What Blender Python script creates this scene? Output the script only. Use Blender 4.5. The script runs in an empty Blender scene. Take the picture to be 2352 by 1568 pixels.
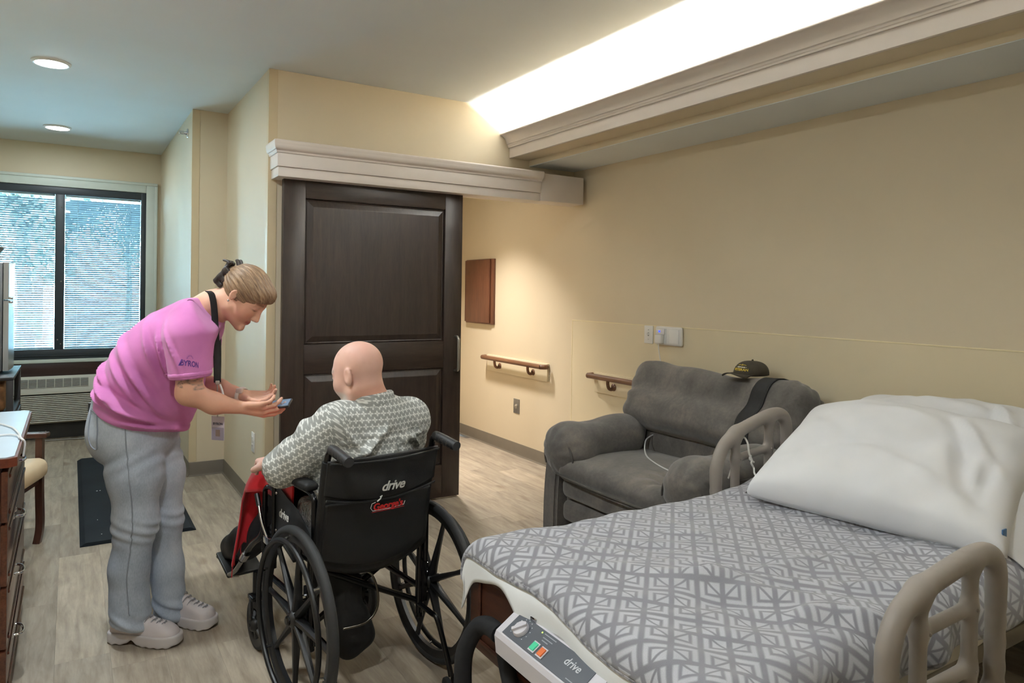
import bpy, bmesh, math, random
import numpy as np
from mathutils import Vector, Matrix
scene = bpy.context.scene
COL = scene.collection
rnd = random.Random(7)
PI = math.pi

# ------------------------------------------------------------------ camera
cd = bpy.data.cameras.new('camera'); cam = bpy.data.objects.new('camera', cd); COL.objects.link(cam)
YAW, PITCH, ROLL = .557268, .006204, -.014444
EYE = Vector((0, 0, 1.42))
fwd = Vector((math.sin(YAW)*math.cos(PITCH), math.cos(YAW)*math.cos(PITCH), -math.sin(PITCH)))
rgt = Vector((math.cos(YAW), -math.sin(YAW), 0)); dwn = fwd.cross(rgt)
cr = math.cos(ROLL)*rgt + math.sin(ROLL)*dwn; cdn = -math.sin(ROLL)*rgt + math.cos(ROLL)*dwn
mw = Matrix.Identity(4)
for i in range(3):
    mw[i][0] = cr[i]; mw[i][1] = -cdn[i]; mw[i][2] = -fwd[i]; mw[i][3] = EYE[i]
cam.matrix_world = mw
cd.sensor_width = 36; cd.lens = 1623.4/2352*36; cd.shift_y = -(784-678.36)/2352; cd.clip_start = .05
scene.camera = cam

# ------------------------------------------------------------------ light and exposure
vs = scene.view_settings
vs.view_transform = 'Standard'; vs.look = 'None'; vs.gamma = 1; vs.use_curve_mapping = False
vs.exposure = 1.02
try:
    scene.cycles.use_denoising = True
    scene.cycles.max_bounces = 8; scene.cycles.diffuse_bounces = 4; scene.cycles.glossy_bounces = 3; scene.cycles.transparent_max_bounces = 10
    scene.cycles.adaptive_threshold = .03; scene.cycles.use_light_tree = False
    scene.cycles.sample_clamp_indirect = 6
    scene.cycles.caustics_reflective = False; scene.cycles.caustics_refractive = False
except Exception: pass
world = bpy.data.worlds.new('daylight'); scene.world = world; world.use_nodes = True
wb = world.node_tree.nodes['Background']
wb.inputs[0].default_value = (.52, .80, 1.0, 1); wb.inputs[1].default_value = 26.0

def area(name, loc, rot, sx, sy, power, color, spread=PI, portal=False, parent=None, shape='RECTANGLE'):
    l = bpy.data.lights.new(name, 'AREA'); l.shape = shape; l.size = sx; l.size_y = sy
    l.energy = power; l.color = color; l.spread = spread
    if portal: l.cycles.is_portal = True
    o = bpy.data.objects.new(name, l); COL.objects.link(o); o.location = loc; o.rotation_euler = rot; o.parent = parent
    return o
# the window lets the daylight in (a portal guides sampling, it gives off no light itself)
area('window_portal', (-.1, 8.02, 1.53), (-PI/2, 0, 0), 1.5, 1.7, 1, (1, 1, 1), portal=True)

# ------------------------------------------------------------------ helpers
MATS = {}
def srgb(r, g, b):
    f = lambda c: (c/255/12.92) if c/255 <= .04045 else ((c/255+.055)/1.055)**2.4
    return (f(r), f(g), f(b))
class NT:
    """small wrapper for building node materials"""
    def __init__(s, name):
        s.m = bpy.data.materials.new(name); s.m.use_nodes = True
        s.t = s.m.node_tree; s.n = s.t.nodes; s.l = s.t.links
        s.p = s.n['Principled BSDF']; MATS[name] = s.m
    def node(s, typ, **kw):
        x = s.n.new(typ)
        for k, v in kw.items(): setattr(x, k, v)
        return x
    def put(s, sock, v):
        if isinstance(v, bpy.types.NodeSocket): s.l.new(v, sock)
        elif v is not None:
            if hasattr(sock.default_value, '__len__') and not hasattr(v, '__len__'): v = (v,)*len(sock.default_value)
            if hasattr(v, '__len__') and len(v) == 3 and len(sock.default_value) == 4: v = (*v, 1)
            sock.default_value = v
    def math(s, op, a, b=None, c=None, clamp=False):
        x = s.node('ShaderNodeMath', operation=op, use_clamp=clamp)
        for i, v in enumerate((a, b, c)):
            if v is not None: s.put(x.inputs[i], v)
        return x.outputs[0]
    def vmath(s, op, a, b=None, scale=None):
        x = s.node('ShaderNodeVectorMath', operation=op); s.put(x.inputs[0], a)
        if b is not None: s.put(x.inputs[1], b)
        if scale is not None: s.put(x.inputs[3], scale)
        return x.outputs[0]
    def coord(s, which='Object'): return s.node('ShaderNodeTexCoord').outputs[which]
    def sep(s, v):
        x = s.node('ShaderNodeSeparateXYZ'); s.put(x.inputs[0], v); return x.outputs
    def comb(s, x, y, z):
        c = s.node('ShaderNodeCombineXYZ')
        for i, v in enumerate((x, y, z)): s.put(c.inputs[i], v)
        return c.outputs[0]
    def noise(s, v, scale, detail=4, rough=.5, dist=0):
        x = s.node('ShaderNodeTexNoise'); s.put(x.inputs['Vector'], v)
        x.inputs['Scale'].default_value = scale; x.inputs['Detail'].default_value = detail
        x.inputs['Roughness'].default_value = rough; x.inputs['Distortion'].default_value = dist
        return x.outputs[0]
    def ramp(s, f, stops, interp='LINEAR'):
        x = s.node('ShaderNodeValToRGB'); s.put(x.inputs[0], f); e = x.color_ramp.elements
        x.color_ramp.interpolation = interp
        while len(e) < len(stops): e.new(.5)
        for k, (p, c) in enumerate(stops):
            e[k].position = p; e[k].color = (*c, 1) if len(c) == 3 else c
        return x.outputs[0]
    def mix(s, f, a, b, blend='MIX'):
        x = s.node('ShaderNodeMix', data_type='RGBA', blend_type=blend)
        s.put(x.inputs[0], f); s.put(x.inputs[6], a); s.put(x.inputs[7], b); return x.outputs[2]
    def bump(s, h, strength=.2, dist=.01):
        x = s.node('ShaderNodeBump'); s.put(x.inputs['Height'], h)
        x.inputs['Strength'].default_value = strength; x.inputs['Distance'].default_value = dist
        s.l.new(x.outputs[0], s.p.inputs['Normal']); return x
    def base(s, c): s.put(s.p.inputs['Base Color'], c)
    def set(s, rough=None, metal=None, spec=None, sheen=None, coat=None, trans=None):
        for k, v in (('Roughness', rough), ('Metallic', metal), ('Specular IOR Level', spec), ('Sheen Weight', sheen), ('Coat Weight', coat), ('Transmission Weight', trans)):
            if v is not None: s.put(s.p.inputs[k], v)
def mat(name, color=None, rough=.5, metal=0, spec=.5, var=.05, scale=9, bump=0, bscale=180, sheen=0):
    """plain surface with a little tone variation and optional fine relief; colour is sRGB 0-255"""
    if name in MATS: return MATS[name]
    t = NT(name); c = srgb(*color); co = t.coord()
    n = t.noise(co, scale, 3)
    lo = tuple(max(0, v*(1-var)) for v in c); hi = tuple(min(1, v*(1+var)) for v in c)
    t.base(t.ramp(n, [(.3, lo), (.7, hi)]))
    t.set(rough=rough, metal=metal, spec=spec, sheen=sheen)
    if bump: t.bump(t.noise(co, bscale, 2), bump, .004)
    return t.m
def emis(name, color, strength):
    if name in MATS: return MATS[name]
    t = NT(name); t.base(color); t.put(t.p.inputs['Emission Color'], color); t.p.inputs['Emission Strength'].default_value = strength
    return t.m

def link(o, parent=None):
    COL.objects.link(o)
    if parent is not None: o.parent = parent
    return o
def tag(o, label=None, cat=None, group=None, kind=None):
    if label: o['label'] = label
    if cat: o['category'] = cat
    if group: o['group'] = group
    if kind: o['kind'] = kind
    return o
def thing(name, label, cat, loc=(0, 0, 0), rz=0, group=None):
    o = bpy.data.objects.new(name, None); o.empty_display_size = .1
    o.location = loc; o.rotation_euler = (0, 0, rz); link(o); tag(o, label, cat, group); return o
def struct(name, loc=(0, 0, 0)):
    o = bpy.data.objects.new(name, None); o.location = loc; link(o); o['kind'] = 'structure'; return o
def copy_tree(o, parent=None, loc=None, rz=None, label=None):
    c = o.copy(); COL.objects.link(c); c.parent = parent
    if loc is not None: c.location = loc
    if rz is not None: c.rotation_euler.z = rz
    if label: c['label'] = label
    for ch in list(o.children): copy_tree(ch, c)
    return c
def root_mat(parent):
    m = Matrix.Identity(4); p = parent
    while p is not None:
        m = (Matrix.Translation(p.location) @ p.rotation_euler.to_matrix().to_4x4()) @ m; p = p.parent
    return m
def mk(name, v, f, material, parent=None, smooth=True, world=False, uv=None, col=None, auto=None):
    """one mesh object from vertex and face lists; world=True: v is in world space, kept in the parent's space"""
    v = np.asarray(v, float).reshape(-1, 3)
    if world and parent is not None:
        mi = np.array(root_mat(parent).inverted()); v = v @ mi[:3, :3].T + mi[:3, 3]
    me = bpy.data.meshes.new(name)
    if isinstance(f, np.ndarray):
        me.vertices.add(len(v)); me.vertices.foreach_set('co', v.astype(np.float32).ravel())
        k = f.shape[1]; me.loops.add(f.size); me.loops.foreach_set('vertex_index', f.astype(np.int32).ravel())
        me.polygons.add(len(f)); me.polygons.foreach_set('loop_start', np.arange(0, f.size, k, dtype=np.int32))
        me.update(calc_edges=True); me.validate()
    else:
        me.from_pydata([tuple(x) for x in v], [], [tuple(int(i) for i in q) for q in f]); me.update()
    if smooth: me.polygons.foreach_set('use_smooth', np.ones(len(me.polygons), bool))
    if auto is not None and smooth: me.set_sharp_from_angle(angle=auto)
    if uv is not None:
        L = me.uv_layers.new(name='UVMap'); li = np.zeros(len(me.loops), np.int32); me.loops.foreach_get('vertex_index', li)
        L.data.foreach_set('uv', np.asarray(uv, np.float32)[li].ravel())
    if col is not None:
        a = me.color_attributes.new('Col', 'FLOAT_COLOR', 'POINT')
        c4 = np.ones((len(v), 4), np.float32); c4[:, :3] = col; a.data.foreach_set('color', c4.ravel())
    if material is not None: me.materials.append(material)
    return link(bpy.data.objects.new(name, me), parent)
def spline(pts, n=8, closed=False):
    """Catmull-Rom through pts"""
    p = [Vector(q) for q in pts]; out = []; N = len(p)
    for i in range(N if closed else N-1):
        if closed: a, b, c, d = p[(i-1) % N], p[i], p[(i+1) % N], p[(i+2) % N]
        else: a, b, c, d = p[max(i-1, 0)], p[i], p[i+1], p[min(i+2, N-1)]
        for k in range(n):
            t = k/n; out.append(.5*((2*b)+(c-a)*t+(2*a-5*b+4*c-d)*t*t+(3*b-a-3*c+d)*t**3))
    if not closed: out.append(p[-1])
    return out
class MB:
    """collects shapes into one mesh"""
    def __init__(s): s.v = []; s.f = []
    def add(s, v, f):
        o = len(s.v); s.v += [tuple(x) for x in v]; s.f += [tuple(i+o for i in q) for q in f]; return s
    def bm(s, b):
        b.verts.ensure_lookup_table(); b.verts.index_update()
        s.add([x.co[:] for x in b.verts], [[q.index for q in fc.verts] for fc in b.faces]); b.free(); return s
    def box(s, a, b, bev=0, seg=2, rot=None, org=None):
        x0, y0, z0 = [min(a[i], b[i]) for i in range(3)]; x1, y1, z1 = [max(a[i], b[i]) for i in range(3)]
        m = bmesh.new(); bmesh.ops.create_cube(m, size=1)
        bmesh.ops.scale(m, vec=(x1-x0, y1-y0, z1-z0), verts=m.verts)
        if bev: bmesh.ops.bevel(m, geom=m.edges[:], offset=min(bev, .49*min(x1-x0, y1-y0, z1-z0)), segments=seg, affect='EDGES', profile=.5)
        T = Matrix.Translation(((x0+x1)/2, (y0+y1)/2, (z0+z1)/2))
        if rot is not None:
            o = Vector(org) if org is not None else Vector(((x0+x1)/2, (y0+y1)/2, (z0+z1)/2))
            T = Matrix.Translation(o) @ rot.to_4x4() @ Matrix.Translation(-o) @ T
        bmesh.ops.transform(m, matrix=T, verts=m.verts); return s.bm(m)
    def tube(s, path, r, n=10, caps=True, closed=False, rs=None, flat=1.0, up=None):
        p = [Vector(q) for q in path]; N = len(p); vs = []; fs = []
        t = []
        for i in range(N):
            if closed: d = p[(i+1) % N]-p[(i-1) % N]
            else: d = p[min(i+1, N-1)]-p[max(i-1, 0)]
            t.append(d.normalized() if d.length > 1e-9 else Vector((0, 0, 1)))
        u = Vector(up) if up is not None else (Vector((0, 0, 1)) if abs(t[0].z) < .9 else Vector((1, 0, 0)))
        for i in range(N):
            u = (u-t[i]*u.dot(t[i])); u = u.normalized() if u.length > 1e-6 else t[i].orthogonal().normalized()
            w = t[i].cross(u); R = rs[i] if rs is not None else r
            for k in range(n):
                a = 2*PI*k/n; vs.append(p[i]+u*math.cos(a)*R*flat+w*math.sin(a)*R)
        for i in range(N if closed else N-1):
            j = (i+1) % N
            for k in range(n):
                fs.append((i*n+k, i*n+(k+1) % n, j*n+(k+1) % n, j*n+k))
        if caps and not closed:
            fs.append(tuple(range(n-1, -1, -1))); fs.append(tuple((N-1)*n+k for k in range(n)))
        return s.add(vs, fs)
    def cyl(s, a, b, r, n=16, r2=None): return s.tube([a, b], r, n, rs=[r, r if r2 is None else r2])
    def lathe(s, prof, org=(0, 0, 0), axis=(0, 0, 1), n=24):
        ax = Vector(axis).normalized(); u = ax.orthogonal().normalized(); w = ax.cross(u); o = Vector(org); vs = []; fs = []
        for (r, h) in prof:
            for k in range(n):
                a = 2*PI*k/n; vs.append(o+ax*h+u*math.cos(a)*r+w*math.sin(a)*r)
        for i in range(len(prof)-1):
            for k in range(n): fs.append((i*n+k, i*n+(k+1) % n, (i+1)*n+(k+1) % n, (i+1)*n+k))
        fs.append(tuple(range(n-1, -1, -1))); fs.append(tuple((len(prof)-1)*n+k for k in range(n)))
        return s.add(vs, fs)
    def prism(s, poly, axis, a, b):
        """extrude a 2-D polygon along a world axis; poly is in the other two axes, in order"""
        n = len(poly); vs = []
        for h in (a, b):
            for (p, q) in poly: vs.append({0: (h, p, q), 1: (p, h, q), 2: (p, q, h)}[axis])
        fs = [tuple(range(n-1, -1, -1)), tuple(range(n, 2*n))]+[(i, (i+1) % n, n+(i+1) % n, n+i) for i in range(n)]
        return s.add(vs, fs)
    def sphere(s, c, r, sc=(1, 1, 1), n=16, m=10):
        vs = [(c[0], c[1], c[2]+r*sc[2])]; fs = []
        for i in range(1, m):
            th = PI*i/m
            for k in range(n):
                a = 2*PI*k/n; vs.append((c[0]+r*sc[0]*math.sin(th)*math.cos(a), c[1]+r*sc[1]*math.sin(th)*math.sin(a), c[2]+r*sc[2]*math.cos(th)))
        vs.append((c[0], c[1], c[2]-r*sc[2])); L = len(vs)-1
        for k in range(n): fs.append((0, 1+k, 1+(k+1) % n)); fs.append((L, 1+(m-2)*n+(k+1) % n, 1+(m-2)*n+k))
        for i in range(m-2):
            for k in range(n): fs.append((1+i*n+k, 1+(i+1)*n+k, 1+(i+1)*n+(k+1) % n, 1+i*n+(k+1) % n))
        return s.add(vs, fs)
    def torus(s, c, R, r, axis=(0, 0, 1), n=40, m=10, sq=1):
        ax = Vector(axis).normalized(); u = ax.orthogonal().normalized(); w = ax.cross(u); c = Vector(c); vs = []; fs = []
        for i in range(n):
            a = 2*PI*i/n; d = u*math.cos(a)+w*math.sin(a)
            for k in range(m):
                b = 2*PI*k/m; vs.append(c+d*(R+r*math.cos(b))+ax*r*sq*math.sin(b))
        for i in range(n):
            for k in range(m): fs.append((i*m+k, ((i+1) % n)*m+k, ((i+1) % n)*m+(k+1) % m, i*m+(k+1) % m))
        return s.add(vs, fs)
    def xf(s, M):
        s.v = [tuple(M @ Vector(x)) for x in s.v]; return s
    def build(s, name, material, parent=None, smooth=True, auto=.6, world=False):
        b = bmesh.new(); vs = [b.verts.new(x) for x in s.v]
        for q in s.f:
            try: b.faces.new([vs[i] for i in q])
            except ValueError: pass
        bmesh.ops.recalc_face_normals(b, faces=b.faces)
        b.verts.index_update(); v = [x.co[:] for x in b.verts]; f = [[q.index for q in fc.verts] for fc in b.faces]; b.free()
        return mk(name, v, f, material, parent, smooth=smooth, auto=auto if smooth else None, world=world)
def B(name, a, b, material, parent=None, bev=.003, rot=None, org=None, seg=2):
    return MB().box(a, b, bev, seg, rot, org).build(name, material, parent)
def text_mesh(txt, size, shear=0, bold=0, extrude=.0004, space=1.0):
    cu = bpy.data.curves.new('txt', 'FONT'); cu.body = txt; cu.size = size; cu.shear = shear; cu.offset = bold
    cu.align_x = 'CENTER'; cu.align_y = 'CENTER'; cu.extrude = extrude; cu.space_character = space; cu.resolution_u = 4
    o = bpy.data.objects.new('txt', cu); COL.objects.link(o)
    dg = bpy.context.evaluated_depsgraph_get(); me = bpy.data.meshes.new_from_object(o.evaluated_get(dg))
    v = np.array([x.co[:] for x in me.vertices]).reshape(-1, 3); f = [list(p.vertices) for p in me.polygons]
    bpy.data.objects.remove(o); bpy.data.curves.remove(cu); bpy.data.meshes.remove(me)
    return v, f
def text(name, txt, size, M, material, parent=None, world=False, shear=0, bold=0, fn=None, space=1.0):
    """lettering: M places its XY plane; fn may bend the flat points onto a surface"""
    v, f = text_mesh(txt, size, shear, bold, space=space)
    if fn is not None: v = np.array([fn(*p) for p in v])
    else: v = np.array([(M @ Vector(p))[:] for p in v])
    return mk(name, v, f, material, parent, smooth=False, world=world)
def frame(o, x, y):
    """4x4 with x and y directions as given"""
    x = Vector(x).normalized(); z = x.cross(Vector(y)).normalized(); y = z.cross(x)
    m = Matrix.Identity(4)
    for i in range(3): m[i][0] = x[i]; m[i][1] = y[i]; m[i][2] = z[i]; m[i][3] = o[i]
    return m

# ---- implicit shapes: smooth unions of limbs, turned into one mesh by surface nets
def V3(p): return np.asarray(p, np.float32)
def smin(a, b, k):
    h = np.maximum(k-np.abs(a-b), 0)/k; return np.minimum(a, b)-h*h*k*.25
def smax(a, b, k): return -smin(-a, -b, k)
def cone(p, a, b, ra, rb=None):
    rb = ra if rb is None else rb; a = V3(a); d = V3(b)-a; L = float(d @ d)
    t = np.clip(((p-a) @ d)/max(L, 1e-9), 0, 1); return np.linalg.norm(p-a-t[:, None]*d, axis=1)-(ra+(rb-ra)*t)
def chain(p, pts, rs, k=.02):
    d = None
    for i in range(len(pts)-1):
        c = cone(p, pts[i], pts[i+1], rs[i], rs[i+1]); d = c if d is None else smin(d, c, k)
    return d
def basis(z, x):
    """rows x,y,z of an orthonormal frame with given z, x roughly"""
    z = V3(z)/np.linalg.norm(z); x = V3(x); x = x-z*(x @ z); x = x/np.linalg.norm(x); return np.stack([x, np.cross(z, x), z]).astype(np.float32)
def ell(p, c, r, R=None):
    q = p-V3(c)
    if R is not None: q = q @ R.T
    r = V3(r); k0 = np.linalg.norm(q/r, axis=1); k1 = np.linalg.norm(q/(r*r), axis=1); return k0*(k0-1)/np.maximum(k1, 1e-6)
def rbox(p, c, h, r, R=None):
    q = p-V3(c)
    if R is not None: q = q @ R.T
    q = np.abs(q)-(V3(h)-r); return np.linalg.norm(np.maximum(q, 0), axis=1)+np.minimum(q.max(axis=1), 0)-r
def wob(p, f, seed=0):
    """cheap smooth noise in about -1..1"""
    r = np.random.RandomState(seed); o = np.zeros(len(p), np.float32)
    for i in range(5):
        d = r.normal(size=3); d = d/np.linalg.norm(d)*f*(.6+.25*i); o += np.sin(p @ d.astype(np.float32)+r.rand()*6.28)*(1-.12*i)
    return o/3
def surf(fn, lo, hi, res, blk=8, margin=1.15):
    lo = V3(lo); hi = V3(hi); nb = np.ceil((hi-lo)/(res*blk)).astype(int); n = nb*blk
    D = np.zeros(n+1, np.float32)
    bi = np.stack(np.meshgrid(*[np.arange(k) for k in nb], indexing='ij'), -1).reshape(-1, 3)
    dc = fn((lo+(bi+.5)*blk*res).astype(np.float32)); act = np.abs(dc) < margin*.87*blk*res+.006
    sg = np.where(dc > 0, 1, -1).astype(np.float32)
    full = np.repeat(np.repeat(np.repeat(sg.reshape(nb), blk, 0), blk, 1), blk, 2)
    D[:-1, :-1, :-1] = full; D[-1] = 1; D[:, -1] = 1; D[:, :, -1] = 1
    li = np.stack(np.meshgrid(*[np.arange(blk+1)]*3, indexing='ij'), -1).reshape(-1, 3)
    ab = bi[act]
    for s in range(0, len(ab), 400):
        ix = (ab[s:s+400, None, :]*blk+li[None]).reshape(-1, 3)
        D[ix[:, 0], ix[:, 1], ix[:, 2]] = fn((lo+ix*res).astype(np.float32))
    S = D < 0
    c = np.zeros(n, np.int8)
    for a in (0, 1):
        for b in (0, 1):
            for e in (0, 1): c += S[a:n[0]+a, b:n[1]+b, e:n[2]+e]
    cells = np.argwhere((c > 0) & (c < 8)); idx = -np.ones(n, np.int64); idx[tuple(cells.T)] = np.arange(len(cells))
    acc = np.zeros((len(cells), 3)); cnt = np.zeros(len(cells))
    cor = [(a, b, e) for a in (0, 1) for b in (0, 1) for e in (0, 1)]
    val = {q: D[cells[:, 0]+q[0], cells[:, 1]+q[1], cells[:, 2]+q[2]] for q in cor}
    for q in cor:
        for ax in range(3):
            if q[ax]: continue
            w = list(q); w[ax] = 1; w = tuple(w); a, b = val[q], val[w]; m = (a < 0) != (b < 0)
            t = np.where(m, a/np.where(a-b == 0, 1, a-b), 0); pt = np.array(q, float)[None].repeat(len(cells), 0); pt[:, ax] += t
            acc[m] += pt[m]; cnt[m] += 1
    v = lo+(cells+acc/cnt[:, None])*res
    F = []
    for ax in range(3):
        o1, o2 = (ax+1) % 3, (ax+2) % 3
        a = [slice(1, n[k]) for k in range(3)]; a[ax] = slice(0, n[ax]); b = list(a); b[ax] = slice(1, n[ax]+1)
        s0, s1 = S[tuple(a)], S[tuple(b)]; e = np.argwhere(s0 != s1)
        off = np.ones(3, int); off[ax] = 0; e = e+off
        fl = S[tuple(e.T)]
        def g(d1, d2):
            k = e.copy(); k[:, o1] -= d1; k[:, o2] -= d2; return idx[tuple(k.T)]
        q = np.stack([g(1, 1), g(0, 1), g(0, 0), g(1, 0)], 1); q[~fl] = q[~fl][:, ::-1]; F.append(q)
    return v, np.concatenate(F)
def smooth_mesh(v, f, it=2, lam=.5):
    e = np.concatenate([f[:, [i, (i+1) % 4]] for i in range(4)]); v = v.copy()
    for _ in range(it):
        a = np.zeros_like(v); n = np.zeros(len(v))
        np.add.at(a, e[:, 0], v[e[:, 1]]); np.add.at(a, e[:, 1], v[e[:, 0]]); np.add.at(n, e[:, 0], 1); np.add.at(n, e[:, 1], 1)
        v += lam*(a/np.maximum(n, 1)[:, None]-v)
    return v
import time as _t
_T = []
def organic(name, fn, lo, hi, res, material, parent=None, it=2, colfn=None, uvfn=None, world=True, disp=None):
    t0 = _t.time(); v, f = surf(fn, lo, hi, res); v = smooth_mesh(v, f, it); _T.append((round(_t.time()-t0, 2), name, len(v)))
    if disp is not None: v = disp(v)
    return mk(name, v, f, material, parent, world=world, col=None if colfn is None else colfn(v), uv=None if uvfn is None else uvfn(v))
# ------------------------------------------------------------------ surfaces of the room
def wall_paint(name, color, rough=.55):
    t = NT(name); co = t.coord(); c = srgb(*color)
    n = t.noise(co, 1.3, 4); t.base(t.ramp(n, [(.3, tuple(v*.97 for v in c)), (.7, tuple(min(1, v*1.03) for v in c))]))
    t.set(rough=rough, spec=.35); t.bump(t.noise(co, 260, 2), .06, .002); return t.m
M_WALL = wall_paint('wall_paint', (215, 201, 175))
M_SHEET = wall_paint('wall_sheet', (222, 208, 178), .42)
M_CEIL = wall_paint('ceiling_paint', (221, 225, 225), .8)
M_TRIM = mat('trim_paint', (224, 214, 206), .42, var=.015)
M_GUARD = mat('corner_guard', (208, 190, 156), .4, var=.02)
M_BASE = mat('cove_base', (112, 104, 92), .5, var=.04)
M_DOOR = None
def plank_mat():
    t = NT('vinyl_plank'); co = t.coord(); r = t.node('ShaderNodeObjectInfo').outputs['Random']
    sh = t.vmath('ADD', co, t.comb(t.math('MULTIPLY', r, 37.), t.math('MULTIPLY', r, 91.), 0))
    s = t.vmath('MULTIPLY', sh, (1, .10, 1))
    g1 = t.noise(s, 34, 6, .62, .6); g2 = t.noise(s, 130, 3, .6); g3 = t.noise(t.vmath('MULTIPLY', sh, (1, .28, 1)), 7, 4, .6, 1.2)
    g = t.math('ADD', t.math('MULTIPLY', g1, .55), t.math('ADD', t.math('MULTIPLY', g2, .18), t.math('MULTIPLY', g3, .4)))
    c = t.ramp(g, [(.32, srgb(116, 105, 92)), (.46, srgb(146, 134, 119)), (.58, srgb(164, 152, 136)), (.72, srgb(182, 171, 154))])
    tone = t.ramp(r, [(0, (.86, .85, .84)), (.5, (1, 1, 1)), (1, (1.10, 1.08, 1.05))])
    kn = t.ramp(t.noise(t.vmath('MULTIPLY', sh, (1, .42, 1)), 5.2, 1, .4), [(.70, (1, 1, 1)), (.76, (.62, .56, .5))])
    t.base(t.mix(1, t.mix(1, c, tone, 'MULTIPLY'), kn, 'MULTIPLY'))
    t.put(t.p.inputs['Roughness'], t.ramp(g2, [(.3, (.46,)*3), (.7, (.58,)*3)])); t.set(spec=.28)
    t.bump(g1, .05, .002); return t.m
M_PLANK = plank_mat()
def wood(name, c0, c1, axis='Z', rough=.35, scale=30, coat=0):
    if name in MATS: return MATS[name]
    t = NT(name); co = t.coord()
    k = {'X': (.1, 1, 1), 'Y': (1, .1, 1), 'Z': (1, 1, .1)}[axis]
    s = t.vmath('MULTIPLY', co, k); g = t.math('ADD', t.math('MULTIPLY', t.noise(s, scale, 6, .6, .8), .7), t.math('MULTIPLY', t.noise(s, scale*6, 2), .3))
    t.base(t.ramp(g, [(.33, srgb(*c0)), (.66, srgb(*c1))])); t.set(rough=rough, coat=coat); t.bump(g, .04, .002); return t.m
M_DOOR = wood('door_stain', (40, 31, 26), (58, 46, 39), 'Z', .38)
M_DOORH = wood('door_stain_rail', (40, 31, 26), (58, 46, 39), 'X', .38)
M_STEEL = mat('brushed_steel', (178, 176, 172), .32, 1, var=.03)
M_CHROME = mat('chrome', (205, 205, 208), .12, 1, var=.02)
M_WHITE = mat('white_plastic', (228, 226, 222), .4, var=.01)
M_BLACKP = mat('black_plastic', (22, 22, 24), .38, var=.1)

XR, XL, YW, YD, ZC = 3.29, -.95, 7.93, 4.40, 2.74
floor = B('floor', (XL-.1, -1.9, -.1), (XR+.1, YW+.1, -.006), mat('subfloor', (104, 94, 82), .8)); floor['kind'] = 'structure'
# planks run towards the window, ends staggered
PW, PL = .1815, 1.22
pm = MB().box((-PW/2+.0001, -PL/2+.0001, -.006), (PW/2-.0001, PL/2-.0001, 0), .0005, 1).build('plank', M_PLANK, floor); first = True
ncol = int((XR-XL)/PW)+1
for i in range(ncol):
    x = XL+PW*(i+.5); y = -.4-PL*((i*.37+.13*(i % 3)) % 1)
    while y < YW:
        cy = y+PL/2
        keep = cy-PL/2 < YW-.02 and (cy > -.2)
        if keep and x < .75 or (keep and cy < 6.3):
            o = pm if first else link(pm.copy(), floor); first = False
            o.location = (x, cy, rnd.uniform(-.0003, .0002)); o.rotation_euler = (0, 0, PI if rnd.random() < .5 else 0)
        y += PL
cl = B('ceiling', (XL-.1, -1.9, ZC), (XR+.1, YW+.1, ZC+.1), M_CEIL); cl['kind'] = 'structure'
def wallbox(name, boxes, m=None, parent=None):
    b = MB()
    for a, c in boxes: b.box(a, c)
    o = b.build(name, m or M_WALL, parent, smooth=False)
    if parent is None: o['kind'] = 'structure'
    return o
WX0, WX1, WZ0, WZ1 = -.825, .625, .717, 2.343
wallbox('wall_left', [((XL-.1, -1.9, 0), (XL, YW+.1, ZC))])
wallbox('wall_back', [((XL, -1.9, 0), (XR, -1.8, ZC))])
wallbox('wall_right', [((XR, -1.9, 0), (XR+.1, 6.5, ZC))])
wallbox('wall_window', [((XL, YW, 0), (WX0, YW+.1, ZC)), ((WX1, YW, 0), (1.0, YW+.1, ZC)), ((WX0, YW, 0), (WX1, YW+.1, WZ0)), ((WX0, YW, WZ1), (WX1, YW+.1, ZC))])
wallbox('wall_alcove', [((.755, 5.86, 0), (.875, YW, ZC))])
wallbox('wall_nook', [((.755, 5.74, 0), (1.12, 5.86, ZC))])
wallbox('wall_side', [((1.0, 4.52, 0), (1.12, 5.74, ZC))])
wallbox('wall_door', [((1.0, YD, 0), (2.12, 4.52, ZC)), ((2.12, YD, 2.13), (XR, 4.52, ZC))])
wallbox('wall_hall', [((2.0, 4.52, 0), (2.12, 6.3, 2.5))])
wallbox('wall_hall_end', [((2.12, 6.3, 0), (XR, 6.4, 2.5))])
o = B('ceiling_hall', (2.0, 4.52, 2.44), (XR, 6.4, 2.5), M_CEIL); o['kind'] = 'structure'
# bulkhead over the bed, its face wall coloured, its underside ceiling white
bk = wallbox('wall_bulkhead', [((2.875, -1.8, 2.349), (XR, YD, ZC))])
B('bulkhead_underside', (2.877, -1.8, 2.345), (XR, YD, 2.349), M_CEIL, bk, 0)
# light cove: fascia board, crown, trough floor
tr = struct('trim_1')
MB().box((2.702, -1.8, 2.389), (2.722, YD, 2.47), .002).build('fascia_board', M_TRIM, tr)
prof = [(2.722, 2.462), (2.692, 2.462), (2.690, 2.470), (2.686, 2.474), (2.684, 2.484), (2.676, 2.487), (2.674, 2.494)]
for k in range(9):
    a = k/8; prof.append((2.674-.052*(a**1.5*.75+a*.25), 2.494+.050*math.sin(a*PI/2)**.9))
prof += [(2.618, 2.547), (2.618, 2.553), (2.640, 2.553), (2.722, 2.50)]
MB().prism(prof, 1, -1.8, YD).build('crown_molding', M_TRIM, tr, auto=.5)
MB().box((2.722, -1.8, 2.389), (2.875, YD, 2.405)).build('trough_board', M_WALL, tr)
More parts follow.
